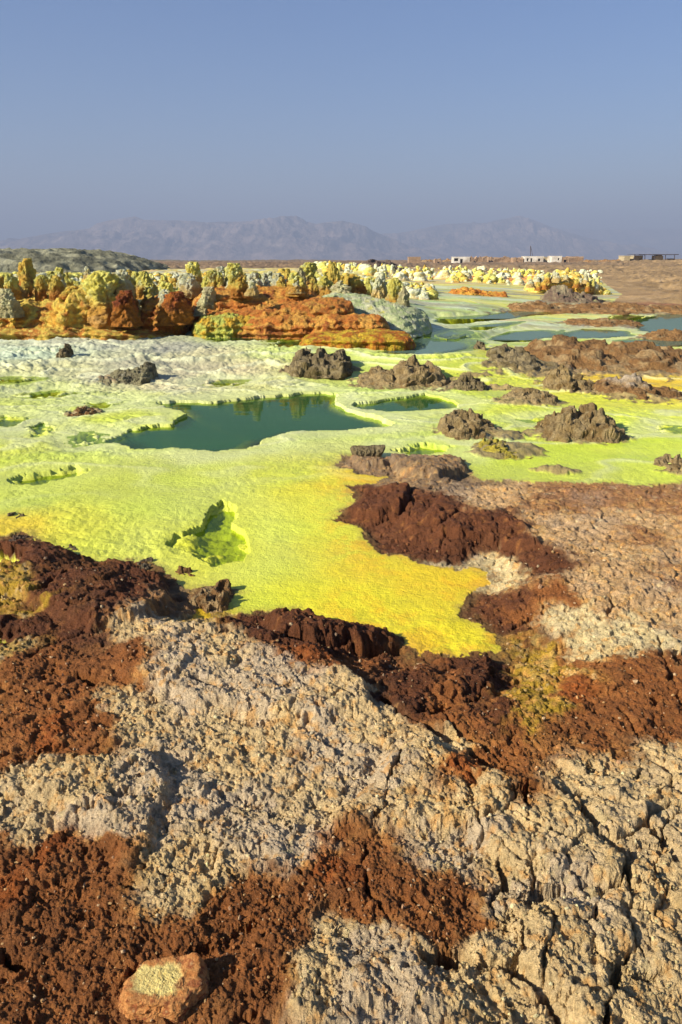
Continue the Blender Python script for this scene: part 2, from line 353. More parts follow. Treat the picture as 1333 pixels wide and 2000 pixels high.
APRONS = [(627, 724, 72, 12), (790, 750, 105, 15), (915, 758, 45, 7), (1050, 722, 105, 15), (1110, 754, 60, 10), (1200, 716, 190, 18), (1240, 776, 90, 12), (1025, 790, 75, 9),
          (930, 852, 82, 13), (985, 888, 66, 15), (1130, 858, 92, 15), (1090, 930, 50, 7), (1340, 934, 60, 10), (250, 742, 62, 9), (165, 808, 36, 6), (1200, 606, 230, 8), (1180, 634, 90, 6),
          (1330, 662, 90, 6), (1120, 590, 75, 6), (930, 732, 30, 5), (985, 760, 40, 5), (1290, 720, 60, 8)]
CRACKS = [  # polylines in the photo, half width (m), depth (m)
    ([(750, 1372), (790, 1402), (830, 1428), (880, 1452), (930, 1488), (992, 1530)], 0.022, 0.14),
    ([(860, 1400), (900, 1440), (960, 1475), (1000, 1500)], 0.012, 0.06),
    ([(782, 1488), (770, 1530), (752, 1562), (755, 1600), (720, 1635), (712, 1690), (712, 1740), (742, 1790), (760, 1830)], 0.007, 0.06),
    ([(1028, 1560), (1030, 1610), (1026, 1640)], 0.006, 0.05),
    ([(1100, 1562), (1150, 1610), (1190, 1650), (1222, 1700), (1236, 1760), (1226, 1815), (1240, 1850), (1262, 1875)], 0.016, 0.10),
    ([(1240, 1850), (1215, 1910), (1190, 1960), (1175, 2010)], 0.010, 0.07),
    ([(830, 1890), (900, 1895), (960, 1900), (1005, 1910), (1050, 1950), (1090, 1995)], 0.016, 0.12),
    ([(1000, 1790), (1018, 1840), (1020, 1880), (1005, 1910)], 0.007, 0.05),
    ([(975, 1690), (985, 1730), (965, 1765), (955, 1800), (985, 1815)], 0.010, 0.06),
    ([(1090, 1740), (1060, 1765), (1010, 1780)], 0.012, 0.07),
    ([(1090, 1745), (1140, 1750), (1200, 1745)], 0.006, 0.05),
    ([(1240, 1530), (1280, 1545), (1333, 1560)], 0.012, 0.08),
    ([(1270, 1640), (1320, 1690), (1380, 1720)], 0.012, 0.07),
    ([(1320, 1600), (1280, 1680), (1300, 1760)], 0.007, 0.05),
    ([(520, 1430), (545, 1408), (580, 1408)], 0.010, 0.06),
    ([(640, 1395), (670, 1375), (690, 1385)], 0.008, 0.05),
    ([(150, 1330), (190, 1345)], 0.020, 0.12), ([(385, 1350), (425, 1362)], 0.024, 0.08),
    ([(90, 1322), (145, 1330)], 0.016, 0.08), ([(0, 1440), (20, 1440)], 0.02, 0.1),
    ([(155, 1612), (185, 1608)], 0.018, 0.08), ([(240, 1740), (290, 1750)], 0.014, 0.06), ([(0, 1575), (40, 1580)], 0.014, 0.07),
    ([(0, 1860), (30, 1900)], 0.012, 0.06), ([(420, 1700), (440, 1660)], 0.01, 0.04),
    ([(800, 955), (802, 985), (770, 1015), (735, 1025)], 0.022, 0.09), ([(830, 1030), (860, 1035), (900, 1008)], 0.02, 0.06),
    ([(60, 1290), (110, 1262), (160, 1245)], 0.02, 0.08), ([(40, 1180), (90, 1160), (130, 1130)], 0.02, 0.05),
    ([(1190, 1165), (1200, 1190), (1185, 1205)], 0.01, 0.05), ([(1000, 1235), (1040, 1215), (1060, 1210)], 0.012, 0.04),
    ([(1210, 1390), (1240, 1420), (1245, 1450)], 0.01, 0.04), ([(1290, 1255), (1310, 1330), (1333, 1380)], 0.012, 0.04),
    ([(680, 1270), (700, 1285), (740, 1283), (785, 1278)], 0.020, 0.11), ([(560, 1255), (620, 1268), (680, 1275)], 0.012, 0.06),
    ([(840, 1400), (880, 1385), (930, 1375), (965, 1320)], 0.015, 0.06),
]
LEDGES = [  # raised slabs: polygon in the photo (plan at the rock surface), extra height (m)
    ([(530, 1222), (560, 1212), (640, 1212), (740, 1232), (778, 1255), (790, 1275), (740, 1278), (690, 1272), (600, 1262), (545, 1250)], 0.10),
    ([(800, 1315), (860, 1305), (950, 1302), (968, 1320), (960, 1350), (930, 1365), (880, 1372), (810, 1345)], 0.05),
    ([(-50, 1080), (60, 1072), (160, 1095), (250, 1120), (320, 1150), (330, 1190), (260, 1230), (180, 1240), (60, 1180), (-50, 1150)], 0.07),
    ([(670, 1010), (700, 985), (760, 965), (800, 960), (798, 985), (765, 1010), (730, 1020)], 0.07),
    ([(830, 1020), (860, 980), (960, 990), (1020, 1030), (1060, 1080), (1000, 1085), (930, 1060), (860, 1045)], 0.05),
    ([(760, 905), (830, 905), (905, 905), (925, 930), (850, 940), (780, 938)], 0.09),
    ([(690, 905), (750, 903), (760, 915), (700, 920)], 0.06),
    ([(230, 1290), (330, 1240), (480, 1240), (620, 1275), (720, 1360), (740, 1400), (600, 1420), (400, 1390), (250, 1340)], 0.05),
    ([(640, 1640), (760, 1500), (830, 1450), (960, 1530), (1090, 1560), (1200, 1690), (1220, 1740), (1080, 1735), (990, 1690), (900, 1640)], 0.05),
    ([(560, 2100), (560, 1920), (650, 1870), (760, 1900), (900, 1950), (1000, 2000), (1010, 2100)], 0.025),
    ([(1010, 1830), (1100, 1780), (1220, 1760), (1230, 1830), (1210, 1920), (1160, 2020), (1060, 1940), (1015, 1890)], 0.035),
    ([(60, 1580), (150, 1520), (300, 1490), (330, 1560), (300, 1660), (240, 1700), (170, 1620)], 0.05),
]
def wig(x, y, az, lr, k=1.0):
    """irregular zone borders: shift the lookup position by noise"""
    r = np.exp(lr)
    w1 = fbm2(x, y, 0.8, 6, 0.70, seed=3); w2 = fbm2(x, y, 0.8, 6, 0.70, seed=9)
    g = np.minimum(0.16/np.maximum(r, 1.5), 0.05)*k
    return az+w1*g, lr+w2*g*2.0
def wig2(x, y, az, lr):
    r = np.exp(lr); g = np.minimum(0.16/np.maximum(r, 1.5), 0.05)
    return az+fbm2(x, y, 0.8, 4, 0.5, seed=13)*g, lr+fbm2(x, y, 0.8, 4, 0.5, seed=19)*g*2.0
def ground_eval(x, y, sp):
    """height, colour and rock mask of the ground at flat arrays x, y; sp = mesh spacing there (m)"""
    E = relief(x, y); r = np.hypot(x, y)
    az = np.arctan2(x, y).astype(F32); lr = np.log(r*CAMH/np.maximum(CAMH-E, 0.9)).astype(F32)
    x = x.astype(F32); y = y.astype(F32); sp = sp.astype(F32); r = r.astype(F32)
    azw, lrw = wig(x, y, az, lr)
    near = r < 9
    d_rock = poly_sdf(azw, lrw, ROCK_POLY, 0.6)*r
    d_patch = np.full(x.shape, 9, F32)
    for p in PATCH: d_patch = np.minimum(d_patch, poly_sdf(azw, lrw, p, 0.3)*r)
    d_far = np.full(x.shape, 99, F32)
    for p in ROCK2: d_far = np.minimum(d_far, poly_sdf(azw, lrw, p, 0.4)*r)
    d_far = np.where(r > 80, np.minimum(d_far, 8-(r-80)*2), d_far)
    fgm = sst(0.02, -0.10, d_rock)*sst(-0.05, 0.06, d_patch)
    rock = np.maximum((d_rock < 0) & (d_patch > 0), d_far < 0)
    rockf = rock.astype(F32)
    # --- interior lookup position on the raised crust
    hr0 = 0.13*sst(0.0, -0.5, d_rock)*sst(9, 4, r)
    lr2 = (lr+np.log(CAMH/(CAMH-hr0))).astype(F32)
    azw2, lrw2 = wig(x, y, az, lr2, 1.9)
    # --- colours
    cs = rbf(azw+0.0, lrw, SALT_C, 1.8, 4e-4)
    cr = rbf(azw2, lrw2, ROCK_C, 3.0, 2e-4)
    cs = cs*np.array([0.91, 0.92, 0.72]); cs[:, 2] *= 1-0.25*sst(10, 8, r); cs[:, 2] += 0.010*np.clip(1-cs[:, 2]/np.maximum(cs[:, 1], 1e-3), 0, 1); cr *= 1.0
    v1 = fbm2(x, y, 0.5, 5, 0.55, seed=21, sp=sp); v2 = fbm2(x, y, 0.12, 4, 0.6, seed=23, sp=sp); v3 = fbm2(x, y, 1.7, 4, 0.5, seed=27)
    # --- salt relief
    cush = fbm2(x, y, 0.22, 5, 0.55, 'billow', seed=31, sp=sp)
    c2 = fbm2(x, y, 0.06, 3, 0.6, 'billow', seed=35, sp=sp)
    rip = fbm2(x*0.6+y*0.5, y*1.3, 0.35, 4, 0.55, 'ridge', seed=36, sp=sp)
    sm = 0.03*fbm2(x, y, 1.1, 3, 0.5, seed=33, sp=sp)+(0.030*cush*(0.5+0.5*sst(9, 6, r))+0.008*c2*(r < 8)+0.014*rip)*np.clip(0.55+v3*3.2, 0.10, 1.6)
    tf = (fbm2(x*0.55, y, 1.5, 4, 0.42, seed=41)*2.4+(E*9))      # gour rims: contour steps
    fr = tf-np.floor(tf); stp = sst(0.50, 0.98, fr)
    terr_m = sst(0.03, 0.2, E)*sst(20, 15, r)+0.75*sst(5.2, 7.5, r)*sst(40, 28, r)
    terr_m = np.clip(terr_m, 0, 1)*(1-sst(60, 90, r))
    rim = np.exp(-((fr-0.93)/0.05)**2)
    sm += terr_m*(0.045*(np.floor(tf)+stp-tf)+0.024*rim)
    lake = sst(12, 15, r)*sst(60, 45, r)*sst(azpx(640), azpx(780), az)
    sm *= 1-0.45*lake
    wht = sst(8.5, 10.5, r)*sst(17, 14.5, r)*sst(azpx(640), azpx(520), az)
    sm += wht*(0.055*fbm2(x*0.6, y, 0.8, 5, 0.6, 'ridge', seed=37, sp=sp*0.5)+0.03*cush)
    wet = sst(0.06, 0.20, cs[:, 1]-cs[:, 2]*1.0-0.35)*sst(7, 5.5, r)*sst(azpx(420, 1100), azpx(520, 1100), az); sm *= 1-0.55*wet
    # far spire ground: rough
    sm += 0.10*fbm2(x, y, 1.6, 3, 0.6, 'billow', seed=44, sp=sp)*sst(22, 34, r)*(1-0.9*lake)
    zs = E+sm
    cs *= (1+0.10*v1+0.06*v2)[:, None]
    fs = fbm2(x*0.16, y*0.5, 1.6, 5, 0.62, seed=49); fs2 = fbm2(x*0.16, y*0.5, 1.6, 5, 0.62, seed=50); fr_m = sst(14, 22, r)
    for nn_, lo_, cc_, kk_ in ((fs, 0.02, (232, 222, 110), 0.7), (-fs, 0.04, (210, 214, 184), 0.7), (fs2, 0.10, (216, 160, 80), 0.5), (-fs2, 0.12, (156, 134, 92), 0.6)):
        q_ = (sst(lo_, lo_+0.16, nn_)*fr_m*kk_)[:, None]; cs = cs*(1-q_)+q_*lin(cc_)
    bas = (terr_m*sst(0.55, 0.25, fr)*sst(0.02, 0.12, fr)*0.45*(1-0.85*wht))[:, None]; cs = cs*(1-bas)+bas*(cs*np.array([0.80, 0.92, 0.35])+np.array([0.0, 0.02, 0.0]))
    rimc = np.exp(-((fr-0.90)/0.09)**2)
    pale = (terr_m*rimc*0.6)[:, None]; cs = cs*(1-pale)+pale*lin((222, 222, 176))
    grn = (np.clip(v3*1.8-0.15, 0, 1)*0.35)[:, None]; cs = cs*(1-grn)+grn*cs*np.array([0.90, 0.98, 0.62])
    ora = (np.clip(fbm2(x, y, 0.8, 5, 0.6, seed=47)*2.4-0.25, 0, 1)*sst(0.0, -0.5, -cs[:, 0]+cs[:, 1]-0.02)*0.32)[:, None]
    isgold = sst(0.02, 0.12, cs[:, 0]-cs[:, 1])[:, None]
    cs = cs*(1-ora*isgold)+ora*isgold*lin((226, 170, 30))
    # --- pools
    azp_, lrp_ = wig2(x, y, az, lr); edgen = 0.05*fbm2(x, y, 0.22, 4, 0.6, seed=94, sp=sp)
    pid = np.full(x.shape, -1, np.int32); dmin = np.full(x.shape, 9, F32)
    for k, (pts, dep, murk) in enumerate(POOLS):
        d = poly_sdf(azp_, lrp_, PX(pts), 0.25)*r*0.75+edgen
        zp = POOLZ[k]; dr_ = DROP.get(k, 0)
        if np.min(d) > 2.2: continue
        rs_ = (0.2 if k in (3, 4) else 1.0)*np.where(r > 13, 0.35, 0.4 if k > 2 else 1.0)
        rm = rs_*(0.026*np.exp(-((d-0.16)/0.12)**2)*(1+0.5*cush)+0.018*np.exp(-((d-0.36)/0.2)**2)*(1+cush))
        wgt = np.exp(-np.maximum(d, 0)/0.5)
        lum = 1.0 if murk < 0.7 else 0.0
        inside = zp-0.004-dep*sst(0.0, -0.30, d)-0.012*sst(0, -0.10, d)+lum*(0.03*cush*sst(-0.35, 0, d)+0.07*np.clip(v1+0.05, 0, 1))
        out_ = zs*(1-wgt)+(zp+dr_*sst(0, 0.22, d)+0.012*sst(0, 0.06, d)+sm*0.28)*wgt+rm
        out_ = zp-0.004+(out_-zp+0.004)*sst(-0.02, 0.34, d)+0.012*cush*sst(0, 0.05, d)*np.exp(-np.maximum(d, 0)/0.12)
        zs = np.where(d < 0.0, inside, np.where((d < 2) & (dmin > 0), out_, zs))
        near_rim = (np.exp(-((d-0.14)/0.14)**2)*(d > 0)*(0.3 if k in (3, 4) else 0.5))[:, None]
        cs = cs*(1-near_rim)+near_rim*lin((214, 220, 110) if k in (3, 4) else (214, 218, 150))
        bed = sst(0.0, -0.12, d)[:, None]
        bcol = lin((200, 200, 44))*0.9
        cs = cs*(1-bed)+bed*bcol*np.ones((len(d), 1))
        dmin = np.minimum(dmin, d)
    # --- broken grey brown crust round the foot of each outcrop
    an = fbm2(x, y, 0.45, 5, 0.65, seed=91, sp=sp); an2 = fbm2(x, y, 0.14, 4, 0.65, seed=92, sp=sp)
    for (cxp, cyp, hwp, hhp) in APRONS:
        a0, l0 = lp(cxp, cyp); ra = abs(lp(cxp+hwp, cyp)[0]-lp(cxp-hwp, cyp)[0])/2; rl = abs(lp(cxp, cyp+hhp)[1]-lp(cxp, cyp-hhp)[1])/2
        m = np.nonzero((np.abs(az-a0) < ra*1.6) & (np.abs(lr-l0) < rl*1.8))[0]
        if len(m) == 0: continue
        e = np.sqrt(((az[m]-a0)/ra)**2+((lr[m]-l0)/rl)**2)-1+0.9*an[m]+0.4*an2[m]
        k = sst(0.12, -0.10, e); zs[m] += k*(0.008+0.03*sst(0, -0.6, e)+0.03*an2[m]+0.025*cush[m])
        k3 = (k*0.9)[:, None]; base_c = lin((140, 116, 80))*(1+0.9*an2[m]+0.4*an[m])[:, None]
        cs[m] = cs[m]*(1-k3)+k3*base_c
    # --- rock crust relief
    wx = fbm2(x, y, 0.22, 3, 0.5, seed=51, sp=sp)*0.05; wy = fbm2(x, y, 0.22, 3, 0.5, seed=52, sp=sp)*0.05
    xw, yw = x+wx, y+wy
    big = 0.045*fbm2(xw, yw, 1.1, 3, 0.5, seed=53, sp=sp)
    midr = 0.017*fbm2(xw, yw, 0.36, 5, 0.6, 'fbm', seed=54, sp=sp)+0.006*fbm2(xw, yw, 0.14, 3, 0.6, 'ridge', seed=64, sp=sp)
    fin = 0.007*fbm2(xw, yw, 0.05, 3, 0.7, 'ridge', seed=55, sp=sp)
    fin2 = 0.008*fbm2(x, y, 0.026, 3, 0.75, 'fbm', seed=56, sp=sp)
    st = fbm2(xw, yw, 0.6, 5, 0.6, seed=57, sp=sp)*3.2; sf = st-np.floor(st)
    strata = 0.018*(np.floor(st)+sst(0.55, 0.76, sf)-st)
    pn = fbm2(xw, yw, 0.13, 4, 0.65, seed=58, sp=sp); pn2 = fbm2(xw, yw, 0.045, 3, 0.65, seed=60, sp=sp)
    pits = -0.026*sst(0.34, 0.52, pn)-0.010*sst(0.26, 0.42, pn2)
    fr_ = sst(5, 9, r)
    hrk = hr0+0.02+big+midr+(fin+fin2)*(0.3+0.7*fr_)+strata+pits
    tanm = sst(0.09, 0.22, cr[:, 1])                    # pale crust is rougher and platy
    smoothm = sst(0.2, 0.4, fbm2(x, y, 0.7, 2, seed=59))*(1-tanm)
    hrk -= smoothm*(fin+fin2)*0.5
    idx = np.nonzero(near & rock & (sp < 0.02))[0]
    if len(idx):
        a, b, c = x[idx]+wx[idx]*0.4, y[idx]+wy[idx]*0.4, None
        f1, f2, cid = worley(a, b, 0.028, 3)
        hrk[idx] += 0.005*np.clip(1-f1*1.5, -0.3, 1)*(0.4+HV[cid])*(0.5+0.5*tanm[idx])
        q1, q2, qid = worley(a+wx[idx]*0.8, b+wy[idx]*0.8, 0.011, 8)
        hrk[idx] += 0.0035*np.clip(1-q1*1.5, -0.3, 1)
    pm = poly_sdf(az, lr2, PX([(900, 1500), (1060, 1540), (1250, 1500), (1500, 1480), (1900, 2100), (1000, 2600), (900, 2050), (960, 1800), (900, 1640)]), 0.3)
    idx = np.nonzero(near & (pm < 0.03))[0]
    if len(idx):
        f1, f2, cid = worley(x[idx]+wx[idx]*1.2+0.02*v2[idx], y[idx]*1.15+wy[idx]*1.2, 0.17, 5)
        k = sst(0.03, -0.04, pm[idx]); e = f2-f1
        hrk[idx] += k*(-0.035*np.exp(-(e/0.045)**2)+0.022*(HV[cid]-0.5)+0.03*(HV2[cid]-0.5)*(f1))
        cr[idx] *= (1+0.12*k*(HV2[cid]-0.5))[:, None]
    lx = fbm2(x, y, 0.20, 4, 0.5, seed=61, sp=sp)*0.045
    for pts, hh in LEDGES:
        d = poly_sdf(az, lr2, PX(pts), 0.1)*r+lx
        hrk += hh*0.85*sst(0.03, -0.035, d)*(1-0.35*sst(0, -0.5, d))
    cj = fbm2(x, y, 0.09, 4, 0.65, seed=62, sp=sp)*0.03/np.maximum(r, 1); cv = np.clip(0.75+1.3*fbm2(x, y, 0.12, 2, 0.5, seed=67, sp=sp), 0.25, 1.5)
    for pts, hw, dp in CRACKS:
        d = line_dist(az+cj, lr2-cj*0.8, pts, 0.05)*r; hv = hw*0.8*cv
        hrk -= dp*np.minimum(cv, 1)*np.exp(-(np.maximum(d-hv*0.4, 0)/(hv*0.6))**2)*(d < 0.12)
    hfg = hrk*fgm+zs*(1-fgm)
    # colour speckle on the crust
    yel = (sst(0.05, 0.5, v2+0.5*v1)*0.45*tanm)[:, None]; cr = cr*(1-yel)+yel*lin((214, 178, 112))
    gry = (sst(0.0, 0.5, -v1-0.3*v2)*0.55*tanm)[:, None]; gry = gry*0.6; cr = cr*(1-gry)+gry*lin((184, 164, 138))
    ru = (sst(0.30, 0.6, fbm2(x, y, 0.3, 5, 0.65, seed=63, sp=sp)+0.3*v2)*0.6)[:, None]; cr = cr*(1-ru)+ru*lin((158, 92, 44))
    v5 = fbm2(x, y, 0.05, 3, 0.7, seed=83, sp=sp); v6 = fbm2(x, y, 0.09, 4, 0.7, seed=84, sp=sp)
    k5 = (sst(0.06, 0.36, v5+0.3*v1)*0.65*tanm)[:, None]; cr = cr*(1-k5)+k5*lin((224, 164, 86))
    k6 = (sst(0.12, 0.45, v6-0.2*v1)*0.32*tanm)[:, None]; cr = cr*(1-k6)+k6*lin((190, 170, 152))
    k7 = (sst(0.25, 0.5, v6+0.5*v5)*0.5)[:, None]*tanm[:, None]; cr = cr*(1-k7)+k7*lin((240, 216, 150))
    k8 = (sst(0.2, 0.55, v5+0.6*v1)*0.35*(1-tanm)*(r < 12))[:, None]; cr = cr*(1-k8)+k8*lin((186, 124, 62))
    ob = (tanm*(1-tanm)*4*(0.35+0.5*sst(-0.2, 0.3, v6))*sst(4.2, 3.4, r))[:, None]; cr = cr*(1-ob*0.8)+ob*0.8*lin((184, 122, 56))
    crb = (1-tanm)[:, None]; cr = cr*(1+crb*(0.35*v2+0.25*v1)[:, None])
    # far rock plain
    rp = E+0.38*fbm2(x, y, 3.0, 4, 0.6, 'ridge', seed=65, sp=sp*0.3)+0.7*fbm2(x, y, 40, 3, 0.5, seed=66)*sst(80, 200, r)+0.5*fbm2(x, y, 14, 4, 0.6, 'ridge', seed=68)*sst(100, 160, r)
    ff = sst(0, -4, d_far)
    fm_ = sst(15, 30, r)[:, None]; cr = cr*(1+fm_*(0.7*fbm2(x, y*0.35, 1.3, 4, 0.6, seed=69)+0.5*fbm2(x, y*0.5, 6, 3, 0.6, seed=70))[:, None])
    z = np.where(d_far < 3, hfg*(1-ff)+rp*ff, hfg)
    col = np.where(rock[:, None], cr, cs)
    bd = (np.exp(-(d_rock/0.05)**2)*(d_rock > -0.1)*(0.4+0.6*sst(-0.2, 0.3, v2)))[:, None]*(r < 12)[:, None]
    col = col*(1-bd*0.6)+bd*0.6*lin((150, 128, 70))
    gs = (sst(0.55, 0.05, d_rock)*(d_rock > 0)*sst(-0.25, 0.35, v1+v2)*sst(azpx(560), azpx(700), az)*(r < 6)*0.55)[:, None]; col = col*(1-gs)+gs*lin((236, 176, 30))
    # sideways shift so crests overhang
    fgr = (fgm*rock).astype(F32)
    ox = (fbm2(x, y, 0.07, 3, 0.65, seed=71, sp=sp)*0.014)*fgr
    oy = (fbm2(x, y, 0.07, 3, 0.65, seed=73, sp=sp)*0.014)*fgr
    return z, np.clip(col, 0.004, 0.9), rockf, ox, oy
POOLZ = []
DROP = {0: 0.004, 3: 0.008, 4: 0.008}
for ip, (pts, dep, murk) in enumerate(POOLS):
    w = []
    for p in pts:
        x, y, _ = at(*p)
        for _k in range(3):
            e = float(relief(x, y)); x, y, _ = at(p[0], p[1], e)
        w.append((x, y, e))
    w = np.array(w); POOLZ.append(float(w[:, 2].min())-0.004-DROP.get(ip, 0))

# ------------------------------------------------------------------ ground mesh (fine near the path, coarse behind)
def make_ground():
    ph = list(np.arange(84, 66, -0.8))+list(np.arange(66, 54, -0.25))+list(np.arange(54, 12, -0.058))+list(np.arange(12, 0.8, -0.0155))
    r_ = [CAMH/math.tan(R(p)) for p in ph]
    while r_[-1] < 520: r_.append(r_[-1]*1.012)
    while r_[-1] < 14000: r_.append(r_[-1]*1.12)
    r_ = np.array(r_)
    dense = np.arange(-35, 35.001, 0.066)
    side = np.concatenate([np.linspace(35.3, 60, 60), np.linspace(62, 180, 50)])
    azs = np.radians(np.concatenate([-side[::-1][1:] , dense, side]))   # -180 is the same column as 180
    nr, nc = len(r_), len(azs)
    Rg, Ag = np.meshgrid(r_, azs, indexing='ij')
    dr = np.gradient(r_); da = np.gradient(azs)
    spg = np.sqrt(dr[:, None]*(r_[:, None]*np.abs(da)[None, :]))
    x = (Rg*np.sin(Ag)).ravel(); y = (Rg*np.cos(Ag)).ravel(); spf = spg.ravel()
    z = np.zeros(len(x), F32); col = np.zeros((len(x), 3), F32); rk = np.zeros(len(x), F32); ox = z.copy(); oy = z.copy()
    CH = 700000
    for i in range(0, len(x), CH):
        s = slice(i, i+CH); z[s], col[s], rk[s], ox[s], oy[s] = ground_eval(x[s], y[s], spf[s])
    V = np.stack([x+ox, y+oy, z], 1)
    # crumbly skin: displace along the surface normal with solid noise so steep faces are rough too
    nrow = int(np.searchsorted(r_, 9.0)); i0 = int(np.searchsorted(r_, 0.9))
    for size, amp, gain, kind, sd in ((0.10, 0.008, 0.6, 'fbm', 5), (0.030, 0.0036, 0.75, 'ridge', 8), (0.010, 0.0022, 0.8, 'fbm', 12)):
        G = V[:nrow*nc].reshape(nrow, nc, 3)
        nrm = np.cross(np.gradient(G, axis=1), np.gradient(G, axis=0)).reshape(-1, 3)
        nrm /= np.linalg.norm(nrm, axis=1)[:, None]+1e-12; nrm *= np.sign(nrm[:, 2:3]+1e-9)
        ii = np.nonzero((rk[:nrow*nc] > 0.5) & (spf[:nrow*nc] < size*0.9))[0]
        P_ = V[ii]; n_ = np.zeros(len(ii))
        q, a, tot, s_ = size, 1.0, 0, 0
        for o in range(3):
            m = spf[ii]*1.4 < q
            if not m.any(): break
            v_ = gn3(P_[m, 0]/q+sd, P_[m, 1]/q, P_[m, 2]/q, sd+o)
            if kind == 'ridge': v_ = 0.6-2.2*np.abs(v_)
            n_[m] += a*v_; a *= gain; q /= 2.0
        V[ii] += nrm[ii]*(amp*n_)[:, None]
    # loose grit lying on the crust
    rs2 = np.random.RandomState(3)
    ca = np.nonzero((rk > 0.5) & (np.hypot(V[:, 0], V[:, 1]) > 1.0) & (np.hypot(V[:, 0], V[:, 1]) < 4.5))[0]
    ca = ca[rs2.randint(0, len(ca), 5200)]
    ph_ = (1+5**0.5)/2
    ico = np.array([(-1, ph_, 0), (1, ph_, 0), (-1, -ph_, 0), (1, -ph_, 0), (0, -1, ph_), (0, 1, ph_), (0, -1, -ph_), (0, 1, -ph_), (ph_, 0, -1), (ph_, 0, 1), (-ph_, 0, -1), (-ph_, 0, 1)])/1.9
    icf = np.array([(0, 11, 5), (0, 5, 1), (0, 1, 7), (0, 7, 10), (0, 10, 11), (1, 5, 9), (5, 11, 4), (11, 10, 2), (10, 7, 6), (7, 1, 8), (3, 9, 4), (3, 4, 2), (3, 2, 6), (3, 6, 8), (3, 8, 9), (4, 9, 5), (2, 4, 11), (6, 2, 10), (8, 6, 7), (9, 8, 1)])
    n_ = len(ca); sz = 0.0013+0.0036*rs2.rand(n_)**3.5; sz *= 0.6+0.35*np.hypot(V[ca, 0], V[ca, 1])
    gv = ico[None]*(0.6+0.7*rs2.rand(n_, 12, 1))*(0.6+0.8*rs2.rand(n_, 1, 3))*sz[:, None, None]+V[ca][:, None, :]+np.array([0, 0, 1])*sz[:, None, None]*0.5
    gc = np.array([lin(c) for c in ((214, 184, 124), (180, 120, 66), (150, 96, 56), (226, 206, 160), (170, 150, 120))])
    gcol = 0.5*gc[rs2.randint(0, 5, n_)]+0.5*np.clip(col[ca]*1.3, 0, 0.8)
    tag(link('loose_grit', mesh_from('loose_grit', gv.reshape(-1, 3), (icf[None]+12*np.arange(n_)[:, None, None]).reshape(-1, 3), np.repeat(gcol, 12, 0), smooth=False), M_stone), kind='stuff')
    Fq = grid_faces(nr, nc, wrap=True)
    # centre cap
    V = np.vstack([V, [[0, 0, 0.12]]]); col = np.vstack([col, col[:1]]); rk = np.append(rk, 1)
    Fq = Fq[:, ::-1]
    rockface = rk[Fq].mean(1) > 0.5
    for nm, sel, mat in (('rocky_ground', rockface, M_rock), ('salt_flat', ~rockface, M_salt)):
        f = Fq[sel]; used = np.unique(f); rem = np.full(len(V), -1, np.int32); rem[used] = np.arange(len(used))
        o = link(nm, mesh_from(nm, V[used], rem[f], col[used]), mat); tag(o, kind='structure')
    return
make_ground()
def ground_z(x, y):
    z = ground_eval(np.array([float(x), x+0.01]), np.array([float(y), y+0.01]), np.array([0.2, 0.2]))[0]
    return float(z[0])

# ------------------------------------------------------------------ water
def water_mat():
    m = bpy.data.materials.new('brine'); m.use_nodes = True; t = m.node_tree; N = t.nodes; L = t.links; N.clear()
    out = N.new('ShaderNodeOutputMaterial')
    tc = N.new('ShaderNodeTexCoord')
    n1 = N.new('ShaderNodeTexNoise'); n1.inputs['Scale'].default_value = 5; n1.inputs['Detail'].default_value = 3
    mp = N.new('ShaderNodeMapping'); mp.inputs['Scale'].default_value = (0.5, 1.4, 1)
    L.new(tc.outputs['Object'], mp.inputs[0]); L.new(mp.outputs[0], n1.inputs['Vector'])
    bp = N.new('ShaderNodeBump'); bp.inputs['Distance'].default_value = 0.0012; L.new(n1.outputs[0], bp.inputs['Height'])
    at_ = N.new('ShaderNodeAttribute'); at_.attribute_name = 'depth'
    n2 = N.new('ShaderNodeTexNoise'); n2.inputs['Scale'].default_value = 1.3; n2.inputs['Detail'].default_value = 4; L.new(mp.outputs[0], n2.inputs['Vector'])
    cr = N.new('ShaderNodeMix'); cr.data_type = 'RGBA'; L.new(n2.outputs[0], cr.inputs[0])
    cr.inputs[6].default_value = (*(lin((38, 78, 42))), 1); cr.inputs[7].default_value = (*(lin((54, 94, 48))), 1)
    ac = N.new('ShaderNodeAttribute'); ac.attribute_name = 'cloudy'
    cm = N.new('ShaderNodeMix'); cm.data_type = 'RGBA'; L.new(ac.outputs['Fac'], cm.inputs[0]); L.new(cr.outputs[2], cm.inputs[6]); cm.inputs[7].default_value = (*lin((112, 136, 124)), 1)
    df = N.new('ShaderNodeBsdfDiffuse'); L.new(cm.outputs[2], df.inputs[0])
    tr = N.new('ShaderNodeBsdfTransparent'); tr.inputs[0].default_value = (0.74, 0.82, 0.42, 1)
    mx = N.new('ShaderNodeMixShader'); L.new(at_.outputs['Fac'], mx.inputs[0]); L.new(tr.outputs[0], mx.inputs[1]); L.new(df.outputs[0], mx.inputs[2])
    gl = N.new('ShaderNodeBsdfGlossy'); gl.inputs['Roughness'].default_value = 0.02; gl.inputs[0].default_value = (0.56, 0.63, 0.48, 1); L.new(bp.outputs[0], gl.inputs['Normal'])
    fr = N.new('ShaderNodeFresnel'); ge = N.new('ShaderNodeNewGeometry'); mr = N.new('ShaderNodeMapRange'); mr.inputs[3].default_value = 1.30; mr.inputs[4].default_value = 1/1.30
    L.new(ge.outputs['Backfacing'], mr.inputs[0]); L.new(mr.outputs[0], fr.inputs[0]); L.new(bp.outputs[0], fr.inputs['Normal'])
    m2 = N.new('ShaderNodeMixShader'); L.new(fr.outputs[0], m2.inputs[0]); L.new(mx.outputs[0], m2.inputs[1]); L.new(gl.outputs[0], m2.inputs[2])
    L.new(m2.outputs[0], out.inputs[0]); return m
M_water = water_mat()
